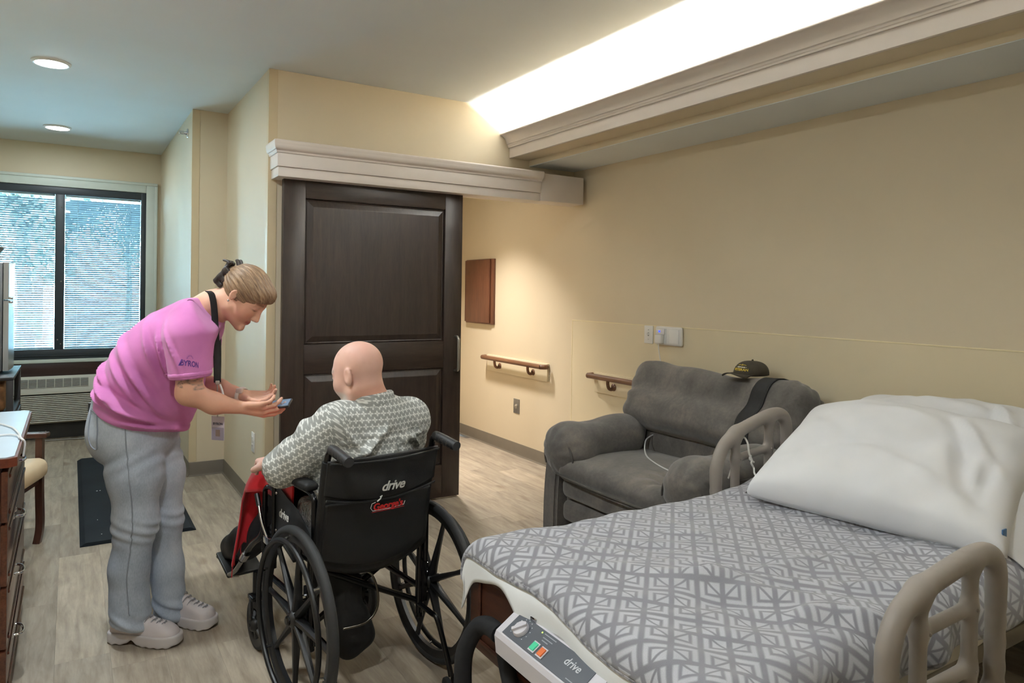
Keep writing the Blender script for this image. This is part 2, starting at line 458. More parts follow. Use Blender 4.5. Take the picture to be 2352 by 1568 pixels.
# lamps inside the cove
M_COVE = emis('cove_lamp', (.97, .97, .95), 108)
LAMPL = 1.16
cl0 = None
for k in range(5):
    y0 = 4.33-k*(LAMPL+.03)-LAMPL
    if cl0 is None:
        cl0 = thing('cove_lamp', 'white linear lamp hidden behind the crown molding nearest the door', 'lamp', (2.80, y0, 2.405), group='cove lamps')
        B('lamp_body', (-.022, 0, 0), (.022, LAMPL, .018), M_WHITE, cl0)
        MB().cyl((0, .01, .030), (0, LAMPL-.01, .030), .013, 12).build('lamp_tube', M_COVE, cl0)
        area('lamp_light', (0, LAMPL/2, .046), (PI, 0, 0), .03, LAMPL, 14, (.95, .975, 1.0), parent=cl0)
    else: copy_tree(cl0, None, (2.80, y0, 2.405), label=['','white linear lamp hidden behind the crown molding, second from the door','white linear lamp hidden behind the crown molding above the recliner','white linear lamp hidden behind the crown molding above the bed','white linear lamp hidden behind the crown molding past the bed'][k])
# header over the sliding door
hd = struct('trim_2')
YB = YD-.002
def step(name, x0, x1, y0, z0, z1): B(name, (x0, y0, z0), (x1, YB, z1), M_TRIM, hd, .002)
step('header_board', 1.016, 2.86, 4.225, 2.072, 2.128)
step('header_board', 1.008, 2.86, 4.212, 2.129, 2.205)
cp = [(0, 0), (.006, .004), (.007, .012), (.014, .018)]+[(.014+.020*math.sin(a*PI/12), .018+.034*(1-math.cos(a*PI/12))) for a in range(1, 7)]+[(.036, .056), (.036, .066), (.030, .073), (-.12, .073)]
b = MB(); n = len(cp); vs = []
for (o_, z) in cp: vs.append((1.004-o_*.6, 4.21-o_, 2.205+z))
for (o_, z) in cp: vs.append((2.86, 4.21-o_, 2.205+z))
for (o_, z) in cp: vs.append((1.004-o_*.6, YB, 2.205+z))
fs = [(i, i+1, n+i+1, n+i) for i in range(n-1)]+[(2*n+i, 2*n+i+1, i+1, i) for i in range(n-1)]+[tuple(range(n, 2*n)), (0, n, 2*n)]
b.add(vs, fs).build('header_crown', M_TRIM, hd, auto=.5)
B('header_end_box', (2.861, 4.216, 2.074), (3.245, YB, 2.272), M_TRIM, hd, .003)
# corner guards
for i, (x, y) in enumerate(((1.0, YD), (.755, 5.74))):
    g = MB().box((x-.003, y-.003, .11), (x+.05, y, ZC-.002), .001, 1).box((x-.003, y, .11), (x, y+.05, ZC-.002), .001, 1).build('trim_%d' % (3+i), M_GUARD); g['kind'] = 'structure'
# protective sheet on the lower wall
sh = struct('trim_5')
MB().box((XR-.003, -1.78, .1), (XR, 4.385, 1.200)).build('sheet', M_SHEET, sh)
MB().box((XR-.005, -1.78, 1.200), (XR, 4.387, 1.206), .001, 1).box((XR-.005, 4.383, .1), (XR, 4.389, 1.206), .001, 1).build('edge_cap', mat('edge_cap', (236, 222, 184), .4), sh)
# cove base: a strip with a curved toe
def coving(name, runs):
    b = MB()
    pr = [(0, 0), (.016, 0), (.015, .003), (.008, .009), (.0045, .02), (.004, .100), (.002, .104), (0, .104)]
    for (ax, at, sgn, a, c) in runs:
        if ax == 'x': b.prism([(at+sgn*p, q) for p, q in pr], 1, a, c)
        else: b.prism([(at+sgn*p, q) for p, q in pr], 0, a, c)
    o = b.build(name, M_BASE, auto=.5); o['kind'] = 'structure'
coving('baseboard_side', [('x', 1.0, -1, 4.40, 5.74)])
coving('baseboard_nook', [('y', 5.74, -1, .75, .995)])
coving('baseboard_alcove', [('x', .755, -1, 5.73, YW)])
coving('baseboard_window', [('y', YW, -1, XL, .75)])
coving('baseboard_left', [('x', XL, 1, -1.8, YW)])
coving('baseboard_right', [('x', XR, -1, -1.8, 6.3)])
coving('baseboard_door', [('y', YD, -1, 1.0, 2.12)])
coving('baseboard_hall_end', [('y', 6.3, -1, 2.12, XR-.02)])

# ------------------------------------------------------------------ sliding door
dr = struct('door_1')
DX0, DX1, DY0, DY1, DZ0, DZ1 = 1.069, 2.277, 4.31, 4.352, .012, 2.10
ST = .132
B('stile', (DX0, DY0, DZ0), (DX0+ST, DY1, DZ1), M_DOOR, dr, .002); B('stile', (DX1-ST, DY0, DZ0), (DX1, DY1, DZ1), M_DOOR, dr, .002)
for z0, z1 in ((DZ0, .235), (.895, 1.075), (1.965, DZ1)):
    B('rail', (DX0+ST+.0006, DY0+.0003, z0), (DX1-ST-.0006, DY1, z1), M_DOORH, dr, .002)
def raised(x0, x1, z0, z1):
    b = MB(); y = DY0
    loops = [(0, y+.018), (.010, y+.014), (.014, y+.016), (.046, y+.004), (.050, y+.003)]
    vs = []; fs = []
    for (i, yy) in loops: vs += [(x0+i, yy, z0+i), (x1-i, yy, z0+i), (x1-i, yy, z1-i), (x0+i, yy, z1-i)]
    for k in range(len(loops)-1):
        for j in range(4): fs.append((k*4+j, k*4+(j+1) % 4, (k+1)*4+(j+1) % 4, (k+1)*4+j))
    fs.append(tuple((len(loops)-1)*4+j for j in range(4)))
    vs += [(x0, DY1-.004, z0), (x1, DY1-.004, z0), (x1, DY1-.004, z1), (x0, DY1-.004, z1)]; q = len(vs)-4
    fs.append((q+3, q+2, q+1, q)); fs += [(j, q+j, q+(j+1) % 4, (j+1) % 4) for j in range(4)]
    b.add(vs, fs).build('panel', M_DOOR, dr, smooth=False)
raised(DX0+ST, DX1-ST, .235, .895); raised(DX0+ST, DX1-ST, 1.075, 1.965)
hx = 2.232
hp = [(hx, DY0, .872), (hx, DY0-.028, .872), (hx, DY0-.045, .882), (hx, DY0-.050, .905), (hx, DY0-.050, 1.07), (hx, DY0-.045, 1.093), (hx, DY0-.028, 1.103), (hx, DY0, 1.103)]
MB().tube(spline(hp, 5), .0095, 10).build('pull_handle', M_STEEL, dr)
B('floor_guide', (1.98, 4.315, 0), (2.06, 4.35, .011), M_BLACKP, dr, .002)

# ------------------------------------------------------------------ window with blinds between the panes
M_FRAME = mat('window_frame', (52, 60, 66), .45, var=.04)
M_CASE = mat('window_casing', (206, 214, 206), .45, var=.02)
wn = struct('window_1')
CT = .100
for a, c in (((WX1-.001, YW-.022, WZ0-.03), (WX1+CT, YW, WZ1+CT)), ((WX0-CT, YW-.022, WZ0-.03), (WX0+.001, YW, WZ1+CT)), ((WX0+.002, YW-.022, WZ1-.001), (WX1-.002, YW, WZ1+CT))):
    B('casing', a, c, M_CASE, wn, .004)
B('casing_bead', (WX1+CT-.028, YW-.030, WZ0-.03), (WX1+CT-.002, YW-.023, WZ1+CT-.03), M_CASE, wn, .002)
B('casing_bead', (WX0+.002, YW-.030, WZ1+CT-.028), (WX1+CT-.002, YW-.023, WZ1+CT-.002), M_CASE, wn, .002)
B('sill', (WX0-CT, YW-.045, WZ0-.032), (WX1+CT-.005, YW+.02, WZ0), M_CASE, wn, .004)
FW = .055
B('frame_jamb', (WX0, YW-.008, WZ0), (WX0+FW, YW+.075, WZ1), M_FRAME, wn); B('frame_jamb', (WX1-.045, YW-.008, WZ0), (WX1, YW+.075, WZ1), M_FRAME, wn)
B('frame_head', (WX0+FW, YW-.006, WZ1-.072), (WX1-.045, YW+.075, WZ1), M_FRAME, wn); B('frame_bottom', (WX0+FW, YW-.006, WZ0), (WX1-.045, YW+.075, WZ0+.092), M_FRAME, wn)
B('frame_bottom_lip', (WX0+FW, YW-.018, WZ0+.03), (WX1-.045, YW-.007, WZ0+.036), M_FRAME, wn, .001)
B('mullion', (-.136, YW-.010, WZ0+.092), (-.060, YW+.075, WZ1-.072), M_FRAME, wn)
for z in (.86, .9, 1.45, 2.15): MB().sphere((-.085 if z != .9 else -.11, YW-.0105, z), .006, n=8, m=6).build('screw', M_STEEL, wn)
def glass_mat():
    t = NT('window_glass'); out = t.n['Material Output']
    tr_ = t.node('ShaderNodeBsdfTransparent'); tr_.inputs[0].default_value = (.93, .97, .97, 1)
    gl = t.node('ShaderNodeBsdfGlossy'); gl.inputs['Roughness'].default_value = .02
    fr = t.node('ShaderNodeFresnel'); fr.inputs[0].default_value = 1.45
    mx = t.node('ShaderNodeMixShader'); t.l.new(fr.outputs[0], mx.inputs[0]); t.l.new(tr_.outputs[0], mx.inputs[1]); t.l.new(gl.outputs[0], mx.inputs[2])
    t.l.new(mx.outputs[0], out.inputs[0]); return t.m
M_GLASS = glass_mat()
PANES = ((WX0+FW, -.136), (-.060, WX1-.045))
GZ0, GZ1 = WZ0+.092, WZ1-.072
for (a, c) in PANES:
    B('pane', (a, YW+.008, GZ0), (c, YW+.011, GZ1), M_GLASS, wn, 0); B('pane', (a, YW+.055, GZ0), (c, YW+.058, GZ1), M_GLASS, wn, 0)
def slat_mat():
    t = NT('blind_slat'); out = t.n['Material Output']
    t.base(srgb(84, 97, 104)); t.set(rough=.5)
    tl = t.node('ShaderNodeBsdfTranslucent'); tl.inputs[0].default_value = (*srgb(104, 116, 122), 1)
    mx = t.node('ShaderNodeMixShader'); mx.inputs[0].default_value = .25
    t.l.new(t.p.outputs[0], mx.inputs[1]); t.l.new(tl.outputs[0], mx.inputs[2]); t.l.new(mx.outputs[0], out.inputs[0]); return t.m
M_SLAT = slat_mat()
for (a, c, tilt, side) in ((PANES[0][0], PANES[0][1], .5, 'left pane of the window, behind the fridge'), (PANES[1][0], PANES[1][1], .92, 'right pane of the window, beside the alcove wall')):
    bl = thing('window_blind', 'white mini blind in the '+side, 'blind', ((a+c)/2, YW+.033, GZ0), group='mini blinds between the panes')
    W = (c-a)/2-.004; pitch = .0205; ns = int((GZ1-GZ0-.03)/pitch)
    prof = [(-.0115, -.0012), (-.006, .0008), (0, .0016), (.006, .0008), (.0115, -.0012)]
    b = MB(); vs = [(x, p, q) for x in (-W, W) for p, q in prof]; b.add(vs, [(i, i+1, 6+i, 5+i) for i in range(4)])
    s0 = b.build('slat', M_SLAT, bl)
    for k in range(ns):
        o = s0 if k == 0 else link(s0.copy(), bl)
        o.location = (0, 0, .016+pitch*k); o.rotation_euler = (-tilt+rnd.uniform(-.03, .03), 0, 0)
    B('head_rail', (-W, -.013, GZ1-GZ0-.018), (W, .013, GZ1-GZ0-.002), M_WHITE, bl, .002)
    B('bottom_rail', (-W, -.010, .002), (W, .010, .010), M_WHITE, bl, .002)
    for x in (-W*.68, W*.72): MB().cyl((x, -.0135, .004), (x, -.0135, GZ1-GZ0-.01), .0008, 6).build('ladder_cord', M_WHITE, bl)
o = B('trim_6', (XL, YW-.030, .552), (.30, YW, WZ0-.034), wood('sill_board', (46, 28, 24), (62, 40, 34), 'X', .4), None, .002); o['kind'] = 'structure'

# ------------------------------------------------------------------ ceiling lamps
M_DISC = emis('lamp_diffuser', (1, .98, .95), 9)
def downlight(x, y, z, label, power, color, r=.085, group='flat round ceiling lights', spread=PI):
    t = thing('ceiling_light', label, 'light', (x, y, z), group=group)
    MB().lathe([(r+.018, 0), (r+.018, -.006), (r+.006, -.014), (r, -.013), (r-.001, -.004), (r-.001, 0)], n=40).build('trim_ring', M_WHITE, t)
    MB().lathe([(.001, -.011), (r-.002, -.011), (r-.002, -.003), (.001, -.003)], n=40).build('diffuser', M_DISC, t)
    area('lamp_light', (0, 0, -.02), (0, 0, 0), r*1.8, r*1.8, power, color, spread, parent=t, shape='DISK')
downlight(-.115, 5.03, ZC, 'round white ceiling light nearer the camera, above the dresser', 6, (.85, .96, 1))
downlight(-.112, 7.06, ZC, 'round white ceiling light nearest the window', 5, (.85, .96, 1))
downlight(-.115, 3.00, ZC, 'round white ceiling light just above the top edge of the view', 16, (.88, .97, 1))
downlight(-.115, .97, ZC, 'added round fill light on the ceiling behind the camera', 14, (.92, .98, 1))  # unseen fill lamp, added to brighten the near side of the room
downlight(2.50, 5.25, 2.44, 'round white ceiling light in the hallway', 14, (1, .95, .88), r=.12, spread=1.75)
# ------------------------------------------------------------------ outside the window
o = B('ground', (-30, 8.6, -.35), (30, 70, -.3), mat('bounce_ground', (226,234,238), .9, var=.08, scale=.6), None, 0); o['kind'] = 'structure'  # ground colour set near white so it bounces daylight up to the ceiling
M_LEAF = mat('leaf', (104, 112, 104), .6, var=.25, scale=3); M_BARK = mat('bark', (96, 96, 96), .9, var=.15, scale=14)
def tree(x, y, h, r, label, seed):
    R = random.Random(seed); t = thing('tree', label, 'tree', (x, y, -.3), group='trees outside the window')
    b = MB(); b.tube(spline([(0, 0, 0), (.05, 0, h*.22), (-.04, .05, h*.45), (.03, 0, h*.7)], 4), .1, 8, rs=[.17-.012*i for i in range(13)])
    for k in range(6):
        a = R.uniform(0, 6.28); z = h*R.uniform(.3, .55); L = r*R.uniform(.5, .9)
        b.tube(spline([(0, 0, z), (math.cos(a)*L*.5, math.sin(a)*L*.5, z+L*.45), (math.cos(a)*L, math.sin(a)*L, z+L*.7)], 3), .03, 6)
    b.build('trunk', M_BARK, t)
    N = 7000; rs = np.random.RandomState(seed); d = rs.normal(size=(N, 3)); d /= np.linalg.norm(d, axis=1)[:, None]
    cl_ = rs.normal(size=(22, 3))*r*.5*np.array([1, 1, .8]); ci = rs.randint(0, 22, N)
    c = cl_[ci]+d*r*(.34*rs.rand(N, 1)**.4)+np.array([0, 0, h*.60])
    u = rs.normal(size=(N, 3)); u /= np.linalg.norm(u, axis=1)[:, None]; w = np.cross(u, d); w /= np.maximum(np.linalg.norm(w, axis=1), .01)[:, None]
    s = rs.uniform(.04, .11, (N, 1))
    v = np.stack([c-u*s, c+w*s*.55, c+u*s, c-w*s*.55], 1).reshape(-1, 3); f = np.arange(4*N).reshape(-1, 4)
    fo = mk('foliage', v, f, M_LEAF, t, smooth=False); fo['kind'] = 'stuff'
tree(-.70, 14.5, 5.6, 1.7, 'leafy tree with a slim trunk nearest the left window pane', 3)
tree(-.95, 27, 7.5, 2.4, 'leafy tree further back, seen through the left window pane', 5)
tree(2.4, 40, 8.0, 2.8, 'leafy tree outside the right window pane', 8)
tree(-2.8, 19, 6.5, 2.4, 'leafy tree at the far left edge of the window', 12)
# ------------------------------------------------------------------ handrails and fixtures on the walls
M_RAIL = wood('handrail_wood', (96, 62, 42), (122, 84, 58), 'Y', .4)
def handrail(y0, y1, brackets, label):
    t = thing('handrail', label, 'handrail', (XR, (y0+y1)/2, .69), group='wooden handrails on the right wall')
    w = (y1-y0)/2; m = (y0+y1)/2
    B('backing_board', (-.024, -w, 0), (-.0035, w, .145), M_SHEET, t, .003)
    zr = .122
    rp = [(-.03, w+.01, zr), (-.055, w+.012, zr), (-.078, w-.012, zr), (-.080, w-.05, zr), (-.080, 0, zr), (-.080, -w+.05, zr), (-.078, -w+.012, zr), (-.055, -w-.012, zr), (-.03, -w-.01, zr)]
    MB().tube(spline(rp, 5), .0195, 14).build('rail', M_RAIL, t)
    for yb in brackets:
        y = yb-m
        b = MB().tube(spline([(-.080, y, zr-.012), (-.080, y, .085), (-.070, y, .055), (-.045, y, .045), (-.024, y, .058)], 5), .012, 10)
        b.lathe([(.026, 0), (.026, .004), (.015, .013), (.010, .016)], (-.024, y, .058), (-1, 0, 0), 18).build('bracket', M_RAIL, t)
handrail(4.69, 5.66, (4.89, 5.43), 'short brown handrail on the hall wall past the sliding door')
handrail(2.75, 4.08, (3.86, 2.95), 'brown handrail on the wall behind the recliner')
t = thing('wall_cabinet', 'closed brown wooden panel box on the hall wall', 'cabinet', (XR, 5.83, 1.11), group=None)
M_WCAB = wood('wall_cabinet_wood', (92, 56, 40), (118, 76, 55), 'Z', .4)
B('cabinet_box', (-.022, -.262, 0), (0, .262, .605), M_WCAB, t, .002); B('cabinet_door', (-.040, -.215, .012), (-.0225, .255, .598), M_WCAB, t, .003)
# light switch
t = thing('light_switch', 'single white toggle switch plate on the wall above the handrail', 'switch', (XR, 3.53, 1.083))
B('switch_plate', (-.010, -.0415, 0), (-.0032, .0415, .120), M_WHITE, t, .003)
B('toggle', (-.021, -.005, .056), (-.008, .005, .070), M_WHITE, t, .002); B('toggle_slot', (-.0108, -.006, .050), (-.0098, .006, .073), mat('slot_grey', (150, 148, 140), .6), t, 0)
for z in (.028, .092): MB().sphere((-.0105, 0, z), .003, n=8, m=6).build('screw', M_STEEL, t)
# nurse call station with a charger in it
t = thing('call_station', 'rounded white twin wall plate beside the light switch', 'wall plate', (XR, 3.329, 1.083))
pts = []
MB().box((-.030, -.117, 0), (-.0032, .117, .122), .016, 4).build('station_body', M_WHITE, t)
B('station_panel', (-.0335, -.098, .016), (-.0295, -.012, .106), mat('white_gloss', (232, 231, 228), .3), t, .004)
B('station_panel', (-.0335, .012, .012), (-.0295, .098, .110), mat('white_gloss', (232, 231, 228), .3), t, .004)
t = thing('phone_charger', 'white plug-in charger with a blue light and hanging white cord', 'charger', (XR, 3.385, 1.10))
B('charger_body', (-.066, -.030, -.006), (-.0338, .030, .050), M_WHITE, t, .007, seg=3)
B('charger_face', (-.040, -.036, .052), (-.0338, .036, .092), M_WHITE, t, .003)
B('blue_light', (-.0415, .003, .066), (-.0398, .018, .078), emis('blue_led', (.02, .05, .9), 1.2), t, .001)
MB().tube(spline([(-.056, 0, -.004), (-.056, -.002, -.04), (-.055, -.012, -.09), (-.05, -.02, -.14), (-.04, -.02, -.22)], 6), .0032, 8).build('cord', M_WHITE, t)
# steel plate low on the hall wall
t = thing('wall_plate', 'small stainless steel jack plate low on the hall wall', 'wall plate', (XR, 5.175, .36))
B('plate', (-.004, -.048, 0), (-.0001, .048, .125), mat('plate_steel', (150, 150, 150), .4, .85), t, .001)
MB().lathe([(.022, 0), (.022, .006), (.012, .014), (.004, .02)], (-.004, 0, .062), (-1, 0, 0), 18).build('jack', M_STEEL, t)
# outlet on the side wall
t = thing('wall_outlet', 'white double outlet low on the wall left of the sliding door', 'outlet', (1.0, 4.715, .365))
B('outlet_plate', (-.006, -.04, 0), (-.0002, .04, .125), M_WHITE, t, .002)
for z in (.038, .087):
    B('socket', (-.009, -.017, z-.015), (-.0055, .017, z+.015), M_WHITE, t, .003)
    for y in (-.006, .006): B('slot', (-.0094, y-.0012, z-.002), (-.0088, y+.0012, z+.007), mat('slot_dark', (50, 48, 46), .6), t, 0)
# sprinkler head
t = thing('sprinkler_head', 'chrome sidewall fire sprinkler high on the alcove wall', 'sprinkler', (.755, 5.99, 2.605))
MB().lathe([(.036, 0), (.036, .003), (.030, .010), (.014, .012), (.010, .03)], (0, 0, 0), (-1, 0, 0), 20).build('escutcheon', M_CHROME, t)
MB().cyl((-.028, 0, 0), (-.058, 0, 0), .006, 10).tube([(-.030, .0, .012), (-.055, 0, .010)], .003, 6).tube([(-.030, 0, -.012), (-.055, 0, -.010)], .003, 6).build('nozzle', M_CHROME, t)
B('deflector', (-.064, -.012, -.012), (-.058, .012, .014), M_CHROME, t, .001)

# ------------------------------------------------------------------ wall heater / air conditioner under the window
M_PTAC = mat('ptac_cream', (205, 203, 192), .45, var=.015); M_PDARK = mat('ptac_dark', (58, 58, 56), .6)
t = thing('air_conditioner', 'long cream wall air conditioner with louvers under the window', 'air conditioner', (.06, 7.65, 0))
AX0, AX1 = -.52, .52
B('base_box', (AX0+.03, .12, 0), (AX1-.03, .27, .148), M_PDARK, t); B('rear_shell', (AX0, .06, .15), (AX1, .276, .555), M_PTAC, t, .012, seg=3)
B('louver_recess', (AX0+.02, .046, .165), (AX1-.02, .0595, .425), M_PDARK, t, 0)
B('side_cheek', (AX0, .0, .15), (AX0+.02, .0595, .43), M_PTAC, t, .003); B('side_cheek', (AX1-.02, 0, .15), (AX1, .0595, .43), M_PTAC, t, .003)
lv = MB().box((AX0+.021, 0, -.0045), (AX1-.021, .042, .0045), .0015, 1, Matrix.Rotation(-.45, 3, 'X'), (0, 0, 0)).build('louver', M_PTAC, t)
for k in range(15):
    o = lv if k == 0 else link(lv.copy(), t); o.location = (0, .004, .176+k*.0168)
b = MB().prism([(.0, .428), (.006, .425), (.06, .425), (.06, .555), (.045, .583), (.040, .585), (0, .455)], 0, AX0, AX1); b.build('top_shroud', M_PTAC, t, auto=.4)
# the discharge grille on the sloping face: dark slot, louvers and dividers
sl = Vector((0, .040, .130)).normalized(); g0 = Vector((0, -.003, .462)); nrm = Vector((0, -sl.z, sl.y))
Rg = Matrix.Rotation(math.atan2(.040, .130)*-1, 3, 'X')
def onslope(x0, x1, s0, s1, h0, h1, name, m, bev=.001):
    b = MB(); vs = []
    for h in (h0, h1):
        for s in (s0, s1):
            for x in (x0, x1): vs.append(Vector((x, 0, .456))+sl*s+nrm*h)
    b.add(vs, [(0, 1, 3, 2), (4, 6, 7, 5), (0, 4, 5, 1), (2, 3, 7, 6), (0, 2, 6, 4), (1, 5, 7, 3)]).build(name, m, t, smooth=False)
onslope(-.45, .082, .028, .106, .0002, .002, 'discharge_slot', M_PDARK)
for k in range(7): onslope(-.45, .082, .031+k*.0108, .0345+k*.0108, .0021, .006, 'grille_bar', M_PTAC)
for k in range(9): onslope(-.4515+k*.0665, -.4475+k*.0665, .026, .108, .0061, .009, 'grille_divider', M_PTAC)
onslope(.135, .44, .022, .112, .0002, .005, 'control_door', M_PTAC); onslope(.235, .25, .088, .094, .0051, .006, 'latch_mark', M_PDARK)
onslope(.138, .24, .022, .026, .0051, .0058, 'door_seam', M_PDARK)
c = MB().tube(spline([(.48, 7.62, .03), (.40, 7.60, .012), (.3, 7.66, .01), (.16, 7.6, .008), (-.02, 7.62, .008), (-.25, 7.64, .008)], 8), .006, 8).build('power_cord', mat('cord_grey', (150, 146, 138), .5))
tag(c, 'pale grey power cord on the floor under the air conditioner', 'cord')

# ------------------------------------------------------------------ floor mat
M_MAT = mat('mat_vinyl', (38, 43, 48), .75, spec=.12, var=.12, scale=5, bump=.1, bscale=300)
t = thing('floor_mat', 'long black vinyl fall mat lying on the floor behind the woman', 'mat', (.34, 5.55, 0))
m_ = MB()
pr = [(-.29, 0), (-.29, .003), (-.265, .018), (-.255, .020), (.255, .020), (.265, .018), (.29, .003), (.29, 0)]
m_.prism(pr, 1, -1.09, 1.11).build('mat_body', M_MAT, t, auto=.3)
for i in range(22):
    x, y = rnd.uniform(-.2, .12), rnd.uniform(-1.0, .2)
    if i < 11: MB().box((x, y, .0203), (x+rnd.uniform(.003, .010), y+rnd.uniform(.003, .014), .0207)).build('crumb', M_WHITE, t, smooth=False)

# ------------------------------------------------------------------ dresser
M_DRES = wood('dresser_wood', (58, 26, 16), (92, 44, 26), 'Z', .3); M_DRESY = wood('dresser_front', (62, 34, 25), (96, 56, 40), 'Y', .22)
M_DTOP = mat('dresser_laminate', (190, 204, 216), .28, var=.02)
t = thing('dresser', 'tall reddish wooden dresser with a pale top and steel pulls, cut by the left edge', 'dresser', (-.40, 3.31, 0))
DX, Y0, Y1 = .228, -.50, .50
B('carcass', (-.23, Y0+.015, .05), (DX-.018, Y1-.015, .822), M_DRES, t, .003); B('plinth', (-.21, Y0+.02, 0), (DX-.03, Y1-.02, .05), M_DRES, t, .002)
top = MB()
def octa(x0, x1, y0, y1, c): return [(x0, y0), (x1-c, y0), (x1, y0+c), (x1, y1-c), (x1-c, y1), (x0, y1)]
MB().prism(octa(-.24, .254, Y0-.012, Y1+.012, .022), 2, .824, .853).build('top_edge', wood('dresser_edge', (88, 42, 28), (120, 62, 42), 'Y', .3), t, smooth=False)
MB().prism(octa(-.24, .246, Y0-.004, Y1+.004, .020), 2, .8532, .857).build('top_laminate', M_DTOP, t, smooth=False)
zs = (.812, .637, .429, .223, .06)
for k in range(4):
    z1, z0 = zs[k]-.004, zs[k+1]+.004
    d = B('drawer_front', (DX-.0175, Y0+.004, z0), (DX+.002, Y1-.004, z1), M_DRESY, t, .004)
    for (q, w_) in ((.018, .010), (.030, .004)):
        MB().box((DX+.0022, Y0+.03+q, z0+q), (DX+.0022+w_*.5, Y1-.03-q, z0+q+w_), .001, 1).box((DX+.0022, Y0+.03+q, z1-q-w_), (DX+.0022+w_*.5, Y1-.03-q, z1-q), .001, 1).build('drawer_molding', M_DRESY, d, smooth=False)
    zc = (.79, .59, .385, .165)[k]; yc = -.19
    hp = [(DX+.002, yc-.048, zc), (DX+.014, yc-.048, zc), (DX+.028, yc-.036, zc-.003), (DX+.034, yc, zc-.006), (DX+.028, yc+.036, zc-.003), (DX+.014, yc+.048, zc), (DX+.002, yc+.048, zc)]
    h = MB().tube(spline(hp, 5), .0048, 10)
    for s in (-1, 1): h.lathe([(.010, 0), (.009, .004), (.006, .006)], (DX+.002, yc+s*.048, zc), (1, 0, 0), 14)
    h.build('pull', M_CHROME, d)
c = MB().tube(spline([(-.62, 3.32, .862), (-.40, 3.42, .862), (-.28, 3.50, .863), (-.20, 3.38, .862), (-.165, 3.22, .8635), (-.150, 3.10, .863), (-.138, 3.085, .848), (-.142, 3.08, .80)], 8), .0035, 8).tube(spline([(-.62, 3.02, .862), (-.42, 3.05, .862), (-.28, 3.17, .862), (-.20, 3.20, .862), (-.165, 3.16, .863), (-.154, 3.10, .863)], 8), .0035, 8).build('charging_cord', mat('cord_white', (214, 214, 214), .45))
tag(c, 'thin white charging cord looped on the dresser top', 'cord')

# ------------------------------------------------------------------ armchair behind the dresser
M_CHW = wood('chair_wood', (52, 30, 24), (84, 50, 38), 'Z', .3); M_CREAM = mat('cream_vinyl', (222, 200, 168), .42, var=.03, bump=.05)
t = thing('armchair', 'wooden armchair with a cream vinyl seat between dresser and fridge', 'chair', (-.495, 4.426, 0), -.314)
for sx, sy in ((.27, .32), (.27, -.32), (-.22, .30), (-.22, -.30)):
    if sx > 0: p = [(sx-.01, sy, 0), (sx+.004, sy, .10), (sx, sy, .30), (sx, sy, .58)]
    else: p = [(sx-.06, sy, 0), (sx-.01, sy, .2), (sx, sy, .45), (sx-.02, sy, .62), (sx-.08, sy, .92)]
    sp = spline(p, 6)
    b = MB(); b.tube(sp, .024, 4, up=(1, 1, 0)); b.build('leg', M_CHW, t, auto=.5)
for sy in (.32, -.32):
    B('arm_rest', (-.24, sy-.03, .58), (.312, sy+.03, .608), M_CHW, t, .008)
    B('seat_rail', (-.22, sy-.018, .33), (.27, sy+.018, .39), M_CHW, t, .004)
B('seat_rail', (.245, -.30, .33), (.275, .30, .385), M_CHW, t, .004)
organic('seat_cushion', lambda p: rbox(p, (.03, 0, .425), (.295, .30, .055), .045)+.006*np.cos(p[:, 0]*7), (-.36, -.38, .3), (.40, .38, .55), .012, M_CREAM, t, world=False)
organic('back_cushion', lambda p: rbox(p, (-.27, 0, .72), (.04, .27, .18), .035), (-.40, -.36, .45), (-.15, .36, 1.0), .012, M_CREAM, t, world=False)

# ------------------------------------------------------------------ fridge on its stand
M_STAND = mat('stand_black', (34, 32, 34), .4, var=.1)
t = thing('fridge_stand', 'black open-shelf stand under the small fridge', 'stand', (-.55, 5.55, 0))
SX, SY = .26, .37
B('stand_top', (-SX, -SY, .84), (SX, SY, .86), M_STAND, t, .003)
for sx in (-1, 1):
    for sy in (-1, 1): B('post', (sx*(SX-.02)-.018, sy*(SY-.02)-.018, 0), (sx*(SX-.02)+.018, sy*(SY-.02)+.018, .839), M_STAND, t, .002)
B('shelf', (-SX+.005, -SY+.005, .615), (SX-.005, SY-.005, .632), M_STAND, t, .002); B('drawer_box', (-SX+.01, -SY+.04, .40), (SX-.008, SY-.04, .6145), M_STAND, t, .003)
B('drawer_front', (SX-.0075, -SY+.045, .42), (SX+.004, SY-.045, .60), M_STAND, t, .003)
MB().sphere((SX+.018, 0, .51), .014, n=14, m=8).build('knob', M_STAND, t)
B('shelf', (-SX+.005, -SY+.005, .12), (SX-.005, SY-.005, .14), M_STAND, t, .002)
M_WICK = wood('wicker', (96, 62, 34), (150, 104, 62), 'Y', .8, 60)
def crumple(p): return rbox(p, (-.46, 5.36, .731), (.125, .14, .085), .03)+.006*wob(p, 60, 3)
o = organic('brown_paper_sack', crumple, (-.64, 5.16, .60), (-.28, 5.56, .86), .01, mat('kraft_brown', (132, 92, 56), .7, var=.3, scale=30)); tag(o, 'rumpled brown paper sack on the shelf of the fridge stand', 'bag')
B_ = MB().box((-.50, 5.60, .6325), (-.36, 5.80, .80), .01).build('white_carton', M_WHITE); tag(B_, 'small white carton beside the paper sack on the stand', 'box')
M_FR = mat('fridge_silver', (186, 190, 192), .22, .55, var=.02); M_FRB = mat('fridge_body', (120, 122, 124), .4, .2, var=.03)
t = thing('mini_fridge', 'silver two-door mini fridge standing on the black stand', 'fridge', (-.36, 5.61, .86))
B('cabinet', (-.44, -.235, .018), (-.002, .235, .69), M_FRB, t, .006)
for sx in (-.4, -.04):
    for sy in (-.2, .2): MB().cyl((sx, sy, 0), (sx, sy, .018), .018, 12).build('foot', M_BLACKP, t)
